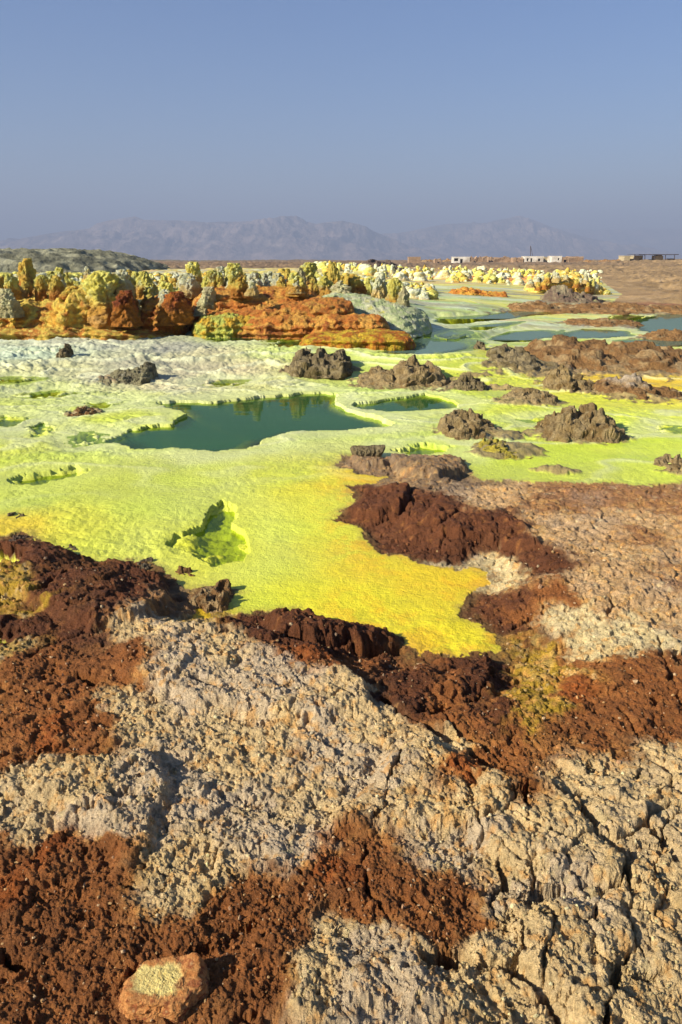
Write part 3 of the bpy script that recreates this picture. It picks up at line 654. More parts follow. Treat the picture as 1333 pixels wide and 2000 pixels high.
for k, (pts, dep, murk) in enumerate(POOLS):
    zp = POOLZ[k]; c = [at(p[0], p[1], zp)[:2] for p in pts]; c = np.array(c); x0, y0 = c.min(0)-0.4; x1, y1 = c.max(0)+0.4
    n = 90; gx, gy = np.meshgrid(np.linspace(x0, x1, n), np.linspace(y0, y1, n), indexing='ij'); gx = gx.ravel(); gy = gy.ravel()
    az = np.arctan2(gx, gy); lr = np.log(np.hypot(gx, gy)*CAMH/(CAMH-relief(gx, gy))); azw, lrw = wig2(gx.astype(F32), gy.astype(F32), az, lr)
    d = poly_sdf(azw.astype(F32), lrw.astype(F32), PX(pts), 0.25)*np.hypot(gx, gy)*0.75
    dpt = sst(0.02, -0.22, d)*murk
    f = grid_faces(n, n); keep = d[f].min(1) < 0.16; f = f[keep]; used = np.unique(f); rem = np.full(len(gx), -1); rem[used] = np.arange(len(used))
    V = np.stack([gx, gy, np.full(len(gx), zp)], 1)[used]
    if len(f): tag(link('pool_water', mesh_from('pool_water', V, rem[f][:, ::-1], None, {'depth': dpt[used]*0.96, 'cloudy': np.full(len(used), 0.8 if (k == 2 or 6 <= k <= 12) else 0.0)}), M_water), kind='structure')

# ------------------------------------------------------------------ shaped ridges: outcrops, mounds, hills
def interp_prof(prof, s):
    p = np.array(prof, float); return np.interp(s, p[:, 0], p[:, 1])
def palette_col(x, y, z, zrel, pal, seed, size):
    """pal: list of (rgb, where) chosen by noise and height bands"""
    n = np.clip(0.5+0.9*fbm3(x, y, z, size, 5, 0.6, seed=seed), 0, 0.999)
    cols = np.array([lin(c) for c in pal]); k = n*(len(cols)-1); i = np.floor(k).astype(int); f = (k-i)[:, None]
    f = f*f*(3-2*f)
    return cols[i]*(1-f)+cols[i+1]*f
def ridge_mesh(name, prof, D, depth, base_z, amp, size, pal, seed, nx=150, na=90, kind='ridge', strata=0.0, flat=0.8, top=None, octs=5, grain=None, jag=0.0):
    """prof: skyline in photo pixels, seen at distance D (m); depth: front to back (m)"""
    prof = sorted(prof); pts = np.array([at_y(px, py, D) for px, py in prof])
    xs, zt = pts[:, 0], pts[:, 2]
    s = np.linspace(0, 1, nx); X = xs[0]+(xs[-1]-xs[0])*s; zt_ = np.interp(X, xs, zt)
    if jag:
        zt_ = base_z+(zt_-base_z)*0.90
    zt_ = np.maximum(zt_, base_z+0.02)
    e = np.minimum(s, 1-s)*2; w = np.sqrt(np.clip(1-(1-np.minimum(e*1.8, 1))**2, 0, 1))
    tip = sst(0, 0.10, e)
    wf = w*(1+0.45*fbm2(X.astype(F32), X.astype(F32)*0+seed, depth*0.45, 3, 0.6, seed=seed)); wb = w*(1+0.45*fbm2(X.astype(F32), X.astype(F32)*0-seed, depth*0.45, 3, 0.6, seed=seed+1))
    phi = np.linspace(-1.75, 1.75, na)
    Sg, Pg = np.meshgrid(np.arange(nx), phi, indexing='ij')
    Xg = X[Sg]; hg = (zt_-base_z)[Sg]; wg = np.where(Pg < 0, wf[Sg], wb[Sg])
    ca = np.cos(Pg); cz = np.sign(ca)*np.abs(ca)**flat
    Yg = D+np.sign(np.sin(Pg))*np.abs(np.sin(Pg))**0.9*depth/2*(0.18+0.82*wg)
    Zg = base_z+hg*np.where(cz > 0, cz, cz*0.5)*(0.3+0.7*tip[Sg])
    if jag:
        js = max(depth, 0.3)*0.30
        jn = fbm2(Xg.ravel().astype(F32), Yg.ravel().astype(F32), js, 3, 0.5, 'fbm', seed)*1.2+0.30*fbm2(Xg.ravel().astype(F32), Yg.ravel().astype(F32), js*0.8, 2, 0.5, 'ridge', seed+2)-0.2
        Zg = base_z+(Zg-base_z)*(1+jag*np.where(Zg > base_z, jn.reshape(Zg.shape), 0))
        hm = max(float(hg.max()), 1e-3); q = (Zg-base_z)/hm*3.6+1.1*jn.reshape(Zg.shape); fq = q-np.floor(q)
        Zg = np.where(Zg > base_z, Zg+0.75*hm/3.6*(np.floor(q)+sst(0.62, 0.96, fq)-q), Zg)
    x, y, z = Xg.ravel(), Yg.ravel(), Zg.ravel()
    n = fbm3(x, y, z*1.3, size, octs, 0.58, kind, seed); n2 = fbm3(x, y, z, size, octs, 0.58, 'fbm', seed+5); n3 = fbm3(x, y, z, size, octs, 0.55, 'fbm', seed+9)
    ny = np.sin(Pg).ravel(); nz = np.maximum(ca.ravel(), 0)
    edge = np.clip(0.35+wg.ravel(), 0.2, 1)*np.clip(hg.ravel()/(amp*4), 0.35, 1)
    if strata:
        sf = (z+0.25*size*n2)/strata; sft = sf-np.floor(sf)
        y = y+np.sign(ny)*strata*0.30*np.abs(ny)*(np.sin(sft*6.283))
    z2 = z+amp*n*(0.3+0.7*nz)*edge+amp*0.3*n2
    y2 = y+amp*(n*ny+0.5*n3)*edge; x2 = x+amp*0.7*n2*edge
    zrel = np.clip((z-base_z)/max(hg.max(), 1e-3), 0, 1)
    col = palette_col(x2, y2, z2, zrel, pal, seed+20, grain or size*1.5)
    if top is not None:
        tc, lo, hi = top; tm = sst(lo, hi, zrel+0.35*n3)[:, None]; col = col*(1-tm)+tm*lin(tc)
    ctr = np.array([X.mean(), D, base_z])
    V = np.stack([x2, y2, z2], 1)-ctr
    return mesh_from(name, V, grid_faces(nx, na)[:, ::-1], np.clip(col, 0.004, 0.85)), tuple(ctr)
def base_D(px, py, z=0.0): return at(px, py, z)[1]
RK = [(122, 100, 62), (146, 122, 78), (162, 140, 98), (132, 106, 64), (176, 156, 114)]
RKD = [(98, 84, 58), (122, 106, 74), (142, 126, 92), (112, 96, 60), (160, 144, 108)]
RKB = [(122, 90, 54), (146, 112, 70), (134, 98, 58), (172, 144, 100), (150, 118, 74)]
RKG = [(128, 120, 92), (150, 142, 106), (112, 104, 78), (176, 168, 140)]
def crag(name, label, cat, prof, ybase, depth, pal, seed, amp=0.05, size=0.16, z0=0.0, group=None, nx=150, na=84, flat=1.15, top=None, strata=0.0, mat=None):
    xc = 0.5*(prof[0][0]+prof[-1][0]); 
    for _k in range(6):
        D = base_D(xc, ybase, z0); z0 = float(relief((xc-666.5)/FPX*D*1.05, D))
    D += depth*0.42; z0 = float(relief((xc-666.5)/FPX*D*1.05, D))
    me, c = ridge_mesh(name, prof, D, depth*1.3, z0-0.05, amp*1.45, size, pal, seed, int(nx*1.3), int(na*1.3), 'fbm', strata, flat, top, 6, None, 0.6)
    return tag(link(name, me, mat or M_crag, loc=c), label, cat, group)
OG = 'rock outcrops rising from the salt flat'
crag('rock_outcrop', 'spiky dark grey crag standing alone on the pale salt behind the largest pool', 'rock',
     [(562, 712), (575, 695), (590, 682), (612, 684), (625, 670), (638, 684), (655, 690), (668, 684), (682, 694), (692, 712)], 728, 1.0, RKD, 1, 0.07, 0.17, group=OG)
crag('rock_outcrop', 'broad grey brown outcrop right of the spiky crag, behind the smaller green pool', 'rock',
     [(692, 748), (705, 730), (728, 722), (742, 716), (768, 720), (790, 700), (815, 696), (845, 704), (862, 716), (872, 735), (885, 748)], 757, 1.2, RK, 2, 0.06, 0.2, group=OG)
crag('rock_outcrop', 'low rock trailing right from the broad grey brown outcrop with an undercut top', 'rock',
     [(868, 755), (885, 742), (905, 732), (925, 735), (942, 742), (955, 756)], 764, 0.5, RKD, 3, 0.04, 0.1, group=OG)
crag('rock_outcrop', 'long dark crag slanting down to the right, left of the golden crust patch', 'rock',
     [(945, 690), (965, 680), (995, 678), (1020, 682), (1040, 692), (1070, 702), (1100, 710), (1130, 716), (1160, 722)], 728, 1.6, RKD, 4, 0.07, 0.2, group=OG)
crag('rock_outcrop', 'small dark rock below the long slanting crag at the tip of the golden crust', 'rock',
     [(1060, 742), (1085, 722), (1105, 716), (1125, 728), (1150, 742), (1165, 752)], 762, 0.7, RK, 5, 0.05, 0.12, group=OG)
crag('rock_ridge', 'long high brown ridge of broken crust behind the golden patch at the right edge', 'rock',
     [(1030, 684), (1050, 672), (1085, 664), (1110, 660), (1135, 668), (1160, 672), (1200, 664), (1240, 668), (1275, 670), (1310, 672), (1360, 680), (1420, 690)], 722, 2.4, RKB, 6, 0.12, 0.32, group=OG, nx=240)
crag('rock_outcrop', 'rough brown rock with a pale grey boulder top, just below the long brown ridge', 'rock',
     [(1165, 752), (1190, 744), (1215, 736), (1245, 738), (1270, 750), (1290, 756), (1340, 766), (1400, 778)], 782, 1.2, RKB, 7, 0.06, 0.18, group=OG, top=((176, 158, 132), 0.7, 1.0))
crag('rock_outcrop', 'low dark rock with a flat tail to its left, above the pointed rock', 'rock',
     [(955, 786), (985, 778), (1010, 768), (1035, 758), (1060, 760), (1078, 768), (1092, 785)], 793, 0.8, RK, 8, 0.05, 0.14, group=OG)
crag('rock_outcrop', 'rounded dark brown rock lump right of the smaller green pool', 'rock',
     [(852, 830), (870, 808), (895, 800), (920, 810), (945, 820), (965, 826), (985, 838), (1004, 848)], 860, 0.75, RK, 9, 0.05, 0.15, group=OG)
crag('rock_outcrop', 'broken low rock stained yellow in front of the rounded dark brown lump', 'rock',
     [(922, 880), (945, 866), (975, 858), (1005, 866), (1030, 872), (1048, 884)], 902, 0.7, [(110, 96, 66), (140, 124, 84), (186, 168, 60), (96, 84, 58)], 10, 0.035, 0.1, group=OG)
crag('rock_outcrop', 'large pointed brown rock like a shark fin with an undercut right side', 'rock',
     [(1040, 838), (1065, 822), (1085, 806), (1110, 800), (1130, 804), (1145, 796), (1160, 782), (1172, 776), (1178, 794), (1190, 812), (1206, 822), (1218, 838)], 865, 0.8, RK, 11, 0.05, 0.16, group=OG)
crag('rock_outcrop', 'thin flat grey rock barely rising from the green salt near the brown shore', 'rock',
     [(1050, 930), (1075, 922), (1100, 920), (1130, 930)], 938, 0.35, RKG, 12, 0.02, 0.06, group=OG)
crag('rock_outcrop', 'grey brown rock cut by the right edge of the picture above the tan shore', 'rock',
     [(1278, 920), (1300, 902), (1325, 896), (1360, 900), (1400, 920)], 940, 0.6, RK, 13, 0.04, 0.12, group=OG)
crag('rock_outcrop', 'mossy grey green crag sitting on the white salt terraces', 'rock',
     [(192, 738), (215, 728), (240, 722), (262, 722), (285, 711), (300, 713), (306, 732)], 748, 0.7, RKG, 14, 0.05, 0.12, z0=0.10, group=OG)
crag('rock_outcrop', 'small red brown rock left of the largest pool', 'rock',
     [(132, 806), (150, 798), (172, 795), (192, 802)], 814, 0.3, RKB, 15, 0.03, 0.07, group=OG)
crag('rock_outcrop', 'small dark flat rock at the left edge above the brown shore', 'rock',
     [(-10, 1018), (10, 1006), (35, 1003), (58, 1008), (70, 1018)], 1027, 0.20, RKD, 16, 0.02, 0.05, group=OG)
crag('rock_outcrop', 'tiny dark rock just right of the small flat one at the left edge', 'rock',
     [(76, 1010), (88, 1004), (102, 1010)], 1014, 0.10, RKD, 17, 0.01, 0.03, group=OG, nx=50, na=40)
crag('rock_outcrop', 'tiny flat brown rock on the yellow salt left of the perched rock', 'rock',
     [(606, 942), (625, 936), (652, 943)], 948, 0.14, RK, 19, 0.012, 0.03, group=OG, nx=60, na=40)
crag('rock_slab', 'small dark red slab between the near green hole and the brown shore', 'rock',
     [(330, 1118), (345, 1107), (370, 1116), (398, 1128)], 1138, 0.16, RKB, 20, 0.018, 0.05, group=OG, nx=80)
crag('rock_outcrop', 'knobbly brown boulder at the shore beside the small yellow puddle', 'rock',
     [(352, 1180), (375, 1160), (405, 1150), (440, 1150), (465, 1164), (460, 1182)], 1200, 0.30, RKB, 21, 0.03, 0.07, group=OG)
crag('rock_outcrop', 'small dark upright rock left of the long slanting crag', 'rock',
     [(922, 682), (932, 668), (945, 668), (950, 682)], 686, 0.3, RKD, 22, 0.03, 0.08, group=OG, nx=60)
crag('rock_outcrop', 'small dark knob on the far white terrace', 'rock',
     [(112, 690), (122, 676), (134, 674), (142, 690)], 696, 0.3, RKD, 24, 0.04, 0.09, z0=0.2, group=OG, nx=60)
crag('rock_outcrop', 'grey crusty pebble heap on the shore left of the small red slab', 'rock',
     [(255, 1112), (272, 1094), (292, 1088), (306, 1098), (312, 1112)], 1120, 0.16, [(150, 142, 116), (120, 104, 80), (168, 160, 130)], 25, 0.02, 0.04, group=OG, nx=90)
crag('rock_outcrop', 'grey crusty lump where the brown shore meets the salt at the left', 'rock',
     [(100, 1085), (120, 1072), (145, 1066), (160, 1078)], 1090, 0.16, [(150, 142, 116), (120, 104, 80), (128, 90, 60)], 26, 0.02, 0.04, group=OG, nx=90)
crag('rock_outcrop', 'grey knob on the left shore, in front of the small flat rock', 'rock',
     [(-5, 1065), (20, 1050), (45, 1044), (62, 1060)], 1072, 0.18, [(110, 98, 84), (90, 70, 56), (140, 128, 104)], 27, 0.02, 0.05, group=OG, nx=90)
FG = 'low brown crust ridges between the far pools'
crag('crust_ridge', 'longest low red brown crust ridge along the far edge of the pools', 'rock',
     [(985, 592), (1030, 589), (1080, 591), (1150, 594), (1200, 590), (1260, 596), (1333, 598), (1450, 598)], 612, 2.6, RKB, 31, 0.14, 0.5, group=FG, nx=260)
crag('crust_ridge', 'short low brown crust ridge left of the blue pool at the right edge', 'rock',
     [(1100, 628), (1140, 622), (1180, 620), (1225, 626), (1255, 632)], 638, 1.6, RKB, 32, 0.10, 0.4, group=FG)
crag('crust_ridge', 'low brown crust ridge at the right edge in front of the blue pool', 'rock',
     [(1252, 654), (1275, 648), (1310, 644), (1350, 650), (1420, 656)], 664, 1.2, RKB, 33, 0.08, 0.3, group=FG)
crag('crust_ridge', 'grey eroded crust hump below the spiky yellow ridge', 'rock',
     [(1060, 572), (1085, 560), (1105, 556), (1130, 566), (1160, 580), (1185, 588)], 592, 2.5, [(120, 104, 84), (150, 136, 104), (104, 84, 70), (170, 170, 110)], 34, 0.12, 0.5, group=FG)

# perched rock: a top-heavy slab on its pedestal
def perched():
    D = base_D(717, 908)+0.12
    me, c = ridge_mesh('perched_rock', [(678, 878), (690, 873), (720, 873), (750, 871), (757, 876)], D, 0.22, at_y(717, 897, D)[2], 0.012, 0.05, RKD, 41, 110, 70, 'ridge', 0, 0.5)
    n = len(me.vertices); co = np.zeros(n*3, F32); me.vertices.foreach_get('co', co); co = co.reshape(-1, 3)
    h = co[:, 2].max(); t = np.clip(co[:, 2]/h, 0, 1); k = 0.62+0.42*t
    co[:, 0] *= k; co[:, 1] *= k; me.vertices.foreach_set('co', co.ravel())
    tag(link('perched_rock', me, M_crag, loc=c), 'grey flat topped rock slab perched on a narrow neck at the shore', 'rock')
perched()

# loose rock in the foreground: faceted lump with a yellow crusted hollow
def faceted(planes, n1=200, n2=380, soft=60):
    """radial star shape bounded by planes (nx, ny, nz, d)"""
    th = np.linspace(0.001, math.pi-0.001, n1)[:, None]; ph = np.linspace(0, 2*math.pi, n2, endpoint=False)[None, :]
    u = np.stack([np.sin(th)*np.cos(ph), np.sin(th)*np.sin(ph), np.cos(th)*np.ones_like(ph)], -1).reshape(-1, 3)
    inv = np.full(len(u), 1e-6); acc = np.zeros(len(u))
    ks = []
    for nx, ny, nz, d in planes:
        n = np.array([nx, ny, nz], float); n /= np.linalg.norm(n); ks.append(np.maximum(u@n, 0)/d)
    ks = np.array(ks); p = 22.0
    r = 1/((ks**p).sum(0)**(1/p)+1e-9)
    return u*r[:, None], n1, n2
def loose_rock():
    # a: outline seen from above, clockwise; unit 1 m
    pl = [(0.10, -0.05, 1, 0.034), (0, 0, -1, 0.05)]
    for ang, d in ((10, 0.098), (48, 0.104), (92, 0.062), (135, 0.078), (178, 0.094), (222, 0.092), (262, 0.066), (312, 0.082)):
        pl.append((math.cos(R(ang)), math.sin(R(ang)), 0.25, d))
    P_, n1, n2 = faceted(pl)
    x, y, z = P_.T
    px_ = x/0.060+0.22; py_ = y/0.040
    d = (np.abs(px_)**3+np.abs(py_)**3)**(1/3)
    hol = sst(1.15, 0.80, d+0.40*fbm3(x, y, z, 0.035, 4, 0.65, 'fbm', 3)*1.6)*(z > 0.010)*0.9
    z = z-0.003*hol+0.022*sst(0.03, 0.08, x)*sst(0.0, 0.05, y)*(z > 0)
    nn = fbm3(x, y, z, 0.05, 5, 0.62, 'ridge', 77); nf = fbm3(x, y, z, 0.06, 4, 0.6, 'fbm', 78); L_ = np.sqrt(x*x+y*y+z*z)+1e-6
    k = (0.009*nn+0.012*nf)*(1-hol*0.6)/L_; x, y, z = x*(1+k), y*(1+k), z*(1+k)
    z = z+hol*0.006*fbm3(x, y, z, 0.012, 3, 0.7, 'fbm', 79)
    base = palette_col(x, y, z, z, [(160, 92, 44), (184, 118, 60), (204, 142, 80), (150, 84, 44), (212, 166, 110)], 81, 0.03)
    yc = palette_col(x, y, z, z, [(130, 106, 66), (214, 188, 110), (236, 216, 136), (232, 208, 120), (160, 134, 80)], 83, 0.012)
    col = base*(1-hol[:, None])+yc*hol[:, None]
    cx, cy, _ = at(318, 1912, 0.19)
    o = link('loose_rock', mesh_from('loose_rock', np.stack([x, y, z], 1), grid_faces(n1, n2, True)[:, ::-1], col), M_stone, loc=(cx, cy, ground_z(cx, cy)+0.025))
    o.rotation_euler = (R(7), R(-2), 0.05); o.scale = (0.88, 0.88, 0.62)
    tag(o, 'rusty loose rock with a yellow crusted hollow lying on the brown crust', 'rock')
loose_rock()

# ------------------------------------------------------------------ mounds of coloured salt
GOLD = [(196, 122, 46), (226, 168, 60), (244, 208, 90), (196, 122, 42), (242, 216, 110), (206, 134, 50)]
ORNG = [(186, 112, 44), (208, 140, 56), (196, 118, 46), (222, 166, 72), (160, 88, 36), (214, 148, 60)]
YELW = [(232, 210, 100), (240, 228, 130), (232, 186, 74), (242, 234, 160), (226, 206, 100)]
PALE = [(214, 208, 150), (226, 222, 170), (198, 196, 150), (232, 228, 190)]
MINT = [(222, 224, 150), (222, 226, 170), (196, 210, 140), (222, 220, 180), (222, 218, 110), (196, 208, 146)]
MG = 'crusted salt mounds'
def mound(label, prof, D, depth, zb, pal, seed, amp=0.09, size=0.3, top=None, strata=0.12, flat=0.72, nx=240, na=110):
    if D < 25: D *= 0.94; zb = max(zb, 0.22)+0.04; prof = [(a_, b_+5) for a_, b_ in prof]
    me, c = ridge_mesh('salt_mound', prof, D, depth, zb, amp, size, pal, seed, nx, na, 'billow', strata, flat, top, 5)
    return tag(link('salt_mound', me, M_form, loc=c), label, 'salt mound', MG)
mound('large gold and orange salt mound at the left edge', [(-120, 560), (-40, 566), (0, 576), (40, 582), (80, 574), (125, 572), (160, 560), (180, 545), (215, 540), (240, 556), (262, 590), (280, 612)], 17.0, 2.6, 0.26, GOLD, 51, 0.12, 0.4, ((240, 214, 96), 0.5, 0.95))
mound('orange round shouldered salt mound left of the grey white boulder', [(278, 606), (290, 580), (310, 572), (335, 570), (355, 580), (370, 608)], 16.7, 1.2, 0.32, ORNG, 52, 0.06, 0.2)
mound('upper tier of the central orange mound, flat topped', [(370, 590), (400, 568), (430, 558), (480, 557), (530, 556), (580, 555), (610, 562), (628, 576), (640, 592)], 17.7, 2.2, 0.30, ORNG, 53, 0.065, 0.34, ((196, 130, 40), 0.8, 1.1))
mound('middle tier of the central mound, stepping down to the right', [(395, 612), (430, 600), (480, 596), (540, 588), (600, 580), (650, 577), (685, 582), (702, 604)], 16.7, 1.6, 0.26, ORNG, 54, 0.065, 0.34)
mound('lowest dark orange tier of the central mound with a yellow right end', [(455, 632), (490, 618), (540, 612), (600, 610), (640, 606), (700, 610), (740, 612), (758, 622), (768, 640)], 16.1, 1.2, 0.24, ORNG, 55, 0.065, 0.34)
mound('flat yellow orange apron jutting into the dark pool', [(585, 656), (620, 648), (680, 643), (750, 641), (790, 645), (812, 656)], 14.8, 1.5, 0.20, [(205, 140, 36), (226, 190, 50), (190, 106, 28), (214, 176, 44)], 56, 0.03, 0.18, flat=0.35)
mound('yellow green salt tier left of the lowest orange tier', [(375, 632), (400, 612), (450, 606), (500, 612), (540, 628)], 16.3, 1.1, 0.24, [(205, 190, 60), (190, 196, 90), (214, 170, 50), (180, 150, 40)], 57, 0.05, 0.18)
mound('thin orange crust sheet lying over the white terrace at the left', [(-160, 640), (-40, 634), (40, 628), (120, 624), (200, 626), (250, 634), (300, 640), (360, 650)], 16.2, 1.8, 0.26, GOLD, 58, 0.04, 0.3, flat=0.4)
mound('mint green slope of flowing salt right of the central mound', [(600, 596), (625, 576), (655, 566), (700, 570), (740, 577), (775, 584), (810, 596), (840, 607)], 18.6, 4.2, 0.12, MINT, 59, 0.045, 0.30, flat=1.5)
mound('low bright orange mound standing alone in the far green flat', [(868, 580), (885, 568), (910, 563), (940, 568), (965, 572), (985, 570), (990, 582)], 34, 2.5, 0.0, [(226, 150, 50), (236, 180, 70), (205, 120, 40), (232, 196, 90)], 61, 0.12, 0.35)
mound('yellow ridge running down to the right before the brown plain', [(1030, 552), (1060, 540), (1095, 534), (1120, 534), (1145, 544), (1170, 562), (1200, 584)], 41, 4, -0.05, YELW, 62, 0.2, 0.6, nx=240)
mound('far low orange terrace behind the green flat', [(780, 548), (850, 543), (930, 541), (1000, 543), (1060, 541), (1110, 546), (1150, 556)], 58, 10, -0.1, [(222, 150, 70), (232, 190, 110), (214, 130, 60), (236, 210, 140)], 63, 0.2, 0.8, nx=240)

# ------------------------------------------------------------------ salt spikes
def spire_mesh(seed, style, nth=96, nz=64, shape='bullet'):
    """unit height, unit width spire with knobbly skin"""
    th = np.linspace(0, 2*math.pi, nth, endpoint=False)[None, :]; t = np.linspace(0, 1, nz)[:, None]
    rs = np.random.RandomState(seed)
    if shape == 'bullet': rad = 0.5*np.sqrt(np.clip(1-t**3.2, 0, 1))*(1-0.18*t); zz = t
    elif shape == 'cone': rad = 0.62*(1-t)**0.75+0.0*t; zz = t
    elif shape == 'neck': rad = 0.5*np.sqrt(np.clip(1-t**4, 0, 1))*(1-0.35*np.exp(-((t-0.55)/0.2)**2)); zz = t
    else: rad = 0.5*(np.clip(1-t**2, 0, 1))**0.5; zz = t
    lean = rs.uniform(-0.12, 0.12, 2)
    x = rad*np.cos(th)+lean[0]*t; y = rad*np.sin(th)*0.9+lean[1]*t; z = zz*np.ones_like(th)
    x, y, z = x.ravel(), y.ravel(), z.ravel(); thf = (th*np.ones_like(t)).ravel()
    n = fbm3(x, y, z, 0.42, 4, 0.55, 'billow', seed); n2 = fbm3(x, y, z, 0.5, 3, 0.5, 'fbm', seed+3)
    r_ = 0.17*n+0.16*n2+0.05*fbm3(x, y, z, 0.13, 3, 0.6, 'billow', seed+11)
    x = x+np.cos(thf)*r_; y = y+np.sin(thf)*r_; z = z+0.10*n*(z > 0.5)+0.0
    tt_ = (1-t*np.ones_like(th)).ravel(); z = z-0.5*tt_**1.5; x = x*(1+0.35*tt_**3); y = y*(1+0.35*tt_**3)
    pal = {'yellow': [(240, 214, 90), (246, 234, 124), (244, 220, 96), (246, 240, 160), (240, 226, 112)],
           'pale': [(232, 226, 156), (240, 236, 180), (242, 240, 204), (234, 216, 136), (238, 234, 190)],
           'gold': [(222, 158, 52), (238, 192, 76), (244, 214, 100), (214, 144, 54)],
           'rust': [(170, 90, 34), (136, 66, 26), (196, 116, 40), (150, 76, 28)],
           'white': [(226, 218, 150), (238, 230, 170), (214, 200, 150), (242, 234, 186)]}[style]
    low = {'yellow': (205, 130, 40), 'pale': (222, 178, 84), 'gold': (186, 98, 26), 'rust': (196, 130, 40), 'white': (190, 176, 120)}[style]
    col = palette_col(x, y, z, z, pal, seed+7, 0.5)
    lm = sst(0.45, 0.0, z+0.35*n2)[:, None]*0.75; col = col*(1-lm)+lm*lin(low)
    return mesh_from('salt_spire', np.stack([x, y, z], 1), grid_faces(nz, nth, True), np.clip(col, 0.004, 0.85))
VAR = {}
for st in ('yellow', 'pale', 'gold', 'rust', 'white'):
    VAR[st] = [spire_mesh(100+i*7+len(st)*31, st, shape=s) for i, s in enumerate(('bullet', 'neck', 'dome', 'cone', 'bullet'))]
SMALL = {st: [spire_mesh(300+i*5+len(st), st, 20, 14, s) for i, s in enumerate(('bullet', 'cone', 'neck', 'dome', 'cone', 'bullet'))] for st in ('yellow', 'pale', 'gold')}
rng = random.Random(5)
def place(me, x, y, z, w, h, label, group, rz=None):
    o = link('salt_spire', me, M_form, loc=(x, y, z), rz=rng.uniform(0, 6.28) if rz is None else rz)
    o.scale = (w, w*rng.uniform(0.8, 1.1), h/0.9)
    return tag(o, label, 'salt spire', group)
BIG = [  # photo x, top y, base y, width px, distance, style, variant, label
    (56, 509, 556, 28, 19.0, 'gold', 0, 'tallest round topped golden spire near the left edge'),
    (20, 528, 575, 44, 17.4, 'yellow', 2, 'stout yellow spire at the left edge left of the tallest golden one'),
    (18, 561, 602, 30, 15.6, 'white', 0, 'cream white spire low at the left edge against the orange mound'),
    (82, 534, 570, 26, 17.4, 'yellow', 1, 'yellow spire with rusty foot right of the tallest golden one'),
    (106, 530, 562, 22, 18.0, 'yellow', 0, 'dark sided yellow spire, second right of the tallest golden one'),
    (120, 522, 552, 22, 20, 'yellow', 2, 'lumpy yellow spire, third right of the tallest golden one'),
    (172, 520, 538, 10, 24, 'pale', 1, 'thin pale knob rising alone in front of the grey green hill'),
    (138, 551, 580, 34, 16.2, 'gold', 2, 'orange dome in the middle of the large left mound'),
    (198, 530, 606, 70, 16.0, 'yellow', 1, 'widest knobbly yellow column on the right part of the left mound'),
    (228, 532, 580, 40, 16.6, 'gold', 2, 'gold shoulder right behind the widest knobbly column'),
    (246, 565, 614, 44, 15.5, 'rust', 0, 'dark rust brown boulder shaped spire at the end of the left mound'),
    (300, 548, 586, 36, 17.4, 'yellow', 0, 'yellow spire with pinkish foot above the round shouldered mound'),
    (342, 564, 612, 44, 16.0, 'rust', 2, 'dark rust dome on the right of the round shouldered mound'),
    (328, 560, 590, 26, 16.4, 'pale', 2, 'cream cap beside the dark rust dome'),
    (408, 557, 598, 36, 16.8, 'white', 0, 'grey white egg shaped boulder left of the central orange mound'),
    (362, 552, 590, 36, 18.5, 'yellow', 3, 'ochre cone behind the grey white boulder'),
    (380, 513, 550, 28, 24, 'yellow', 1, 'bright yellow spire highest in the row behind the grey white boulder'),
    (452, 515, 552, 28, 24, 'yellow', 0, 'bright yellow spire at the right end of the back row, broader of two'),
    (465, 514, 540, 16, 25, 'yellow', 0, 'bright yellow spire at the right end of the back row, narrower of two'),
    (430, 520, 550, 24, 24, 'pale', 2, 'pale spire left of the broad bright yellow one'),
    (281, 530, 566, 28, 20, 'yellow', 4, 'squat yellow spire above the dark rust boulder'),
    (248, 533, 560, 18, 20, 'pale', 2, 'pale round spire left of the squat yellow one'),
    (603, 513, 556, 36, 20.5, 'yellow', 1, 'largest yellow spire above the central orange mound'),
    (651, 516, 562, 22, 19.6, 'gold', 0, 'leaning finger shaped yellow spire right of the largest one'),
    (588, 524, 552, 16, 19.6, 'white', 0, 'grey white spire against the left of the largest yellow one'),
    (563, 525, 548, 13, 22, 'gold', 0, 'small orange spire left of the largest yellow one'),
    (636, 532, 570, 34, 19.2, 'yellow', 3, 'yellow skirt rock at the foot of the leaning finger'),
    (670, 545, 580, 40, 18.6, 'white', 3, 'white cone below the leaning finger'),
    (742, 537, 578, 28, 18.6, 'pale', 0, 'pale yellow spire above the mint slope'),
    (768, 546, 592, 28, 18.3, 'yellow', 1, 'yellow brown spire right of the pale one above the mint slope'),
    (786, 558, 594, 20, 18.2, 'white', 3, 'grey white spire at the right end of the mint slope'),
    (695, 535, 562, 26, 20, 'gold', 2, 'orange yellow lump between the leaning finger and the pale spire'),
    (525, 528, 560, 30, 21, 'pale', 2, 'cream lump in the row above the central mound'),
    (497, 530, 562, 26, 21, 'yellow', 4, 'lemon lump left of the cream lump above the central mound'),
    (545, 534, 562, 24, 20, 'pale', 0, 'ivory knob right of the cream lump above the central mound'),
    (478, 538, 566, 16, 20, 'gold', 3, 'small rusty spike above the left part of the central mound'),
]
PG = 'salt spikes on the mounds'
for px, yt, yb, w, D, st, v, lab in BIG:
    if D < 22: D *= 0.94
    b = at_y(px, yb, D); t = at_y(px, yt+(3 if w < 30 else 5)+(4 if D < 16.5 else 0), D)
    place(VAR[st][v], b[0], b[1], b[2], w/FPX*D*1.22, t[2]-b[2], lab, PG)
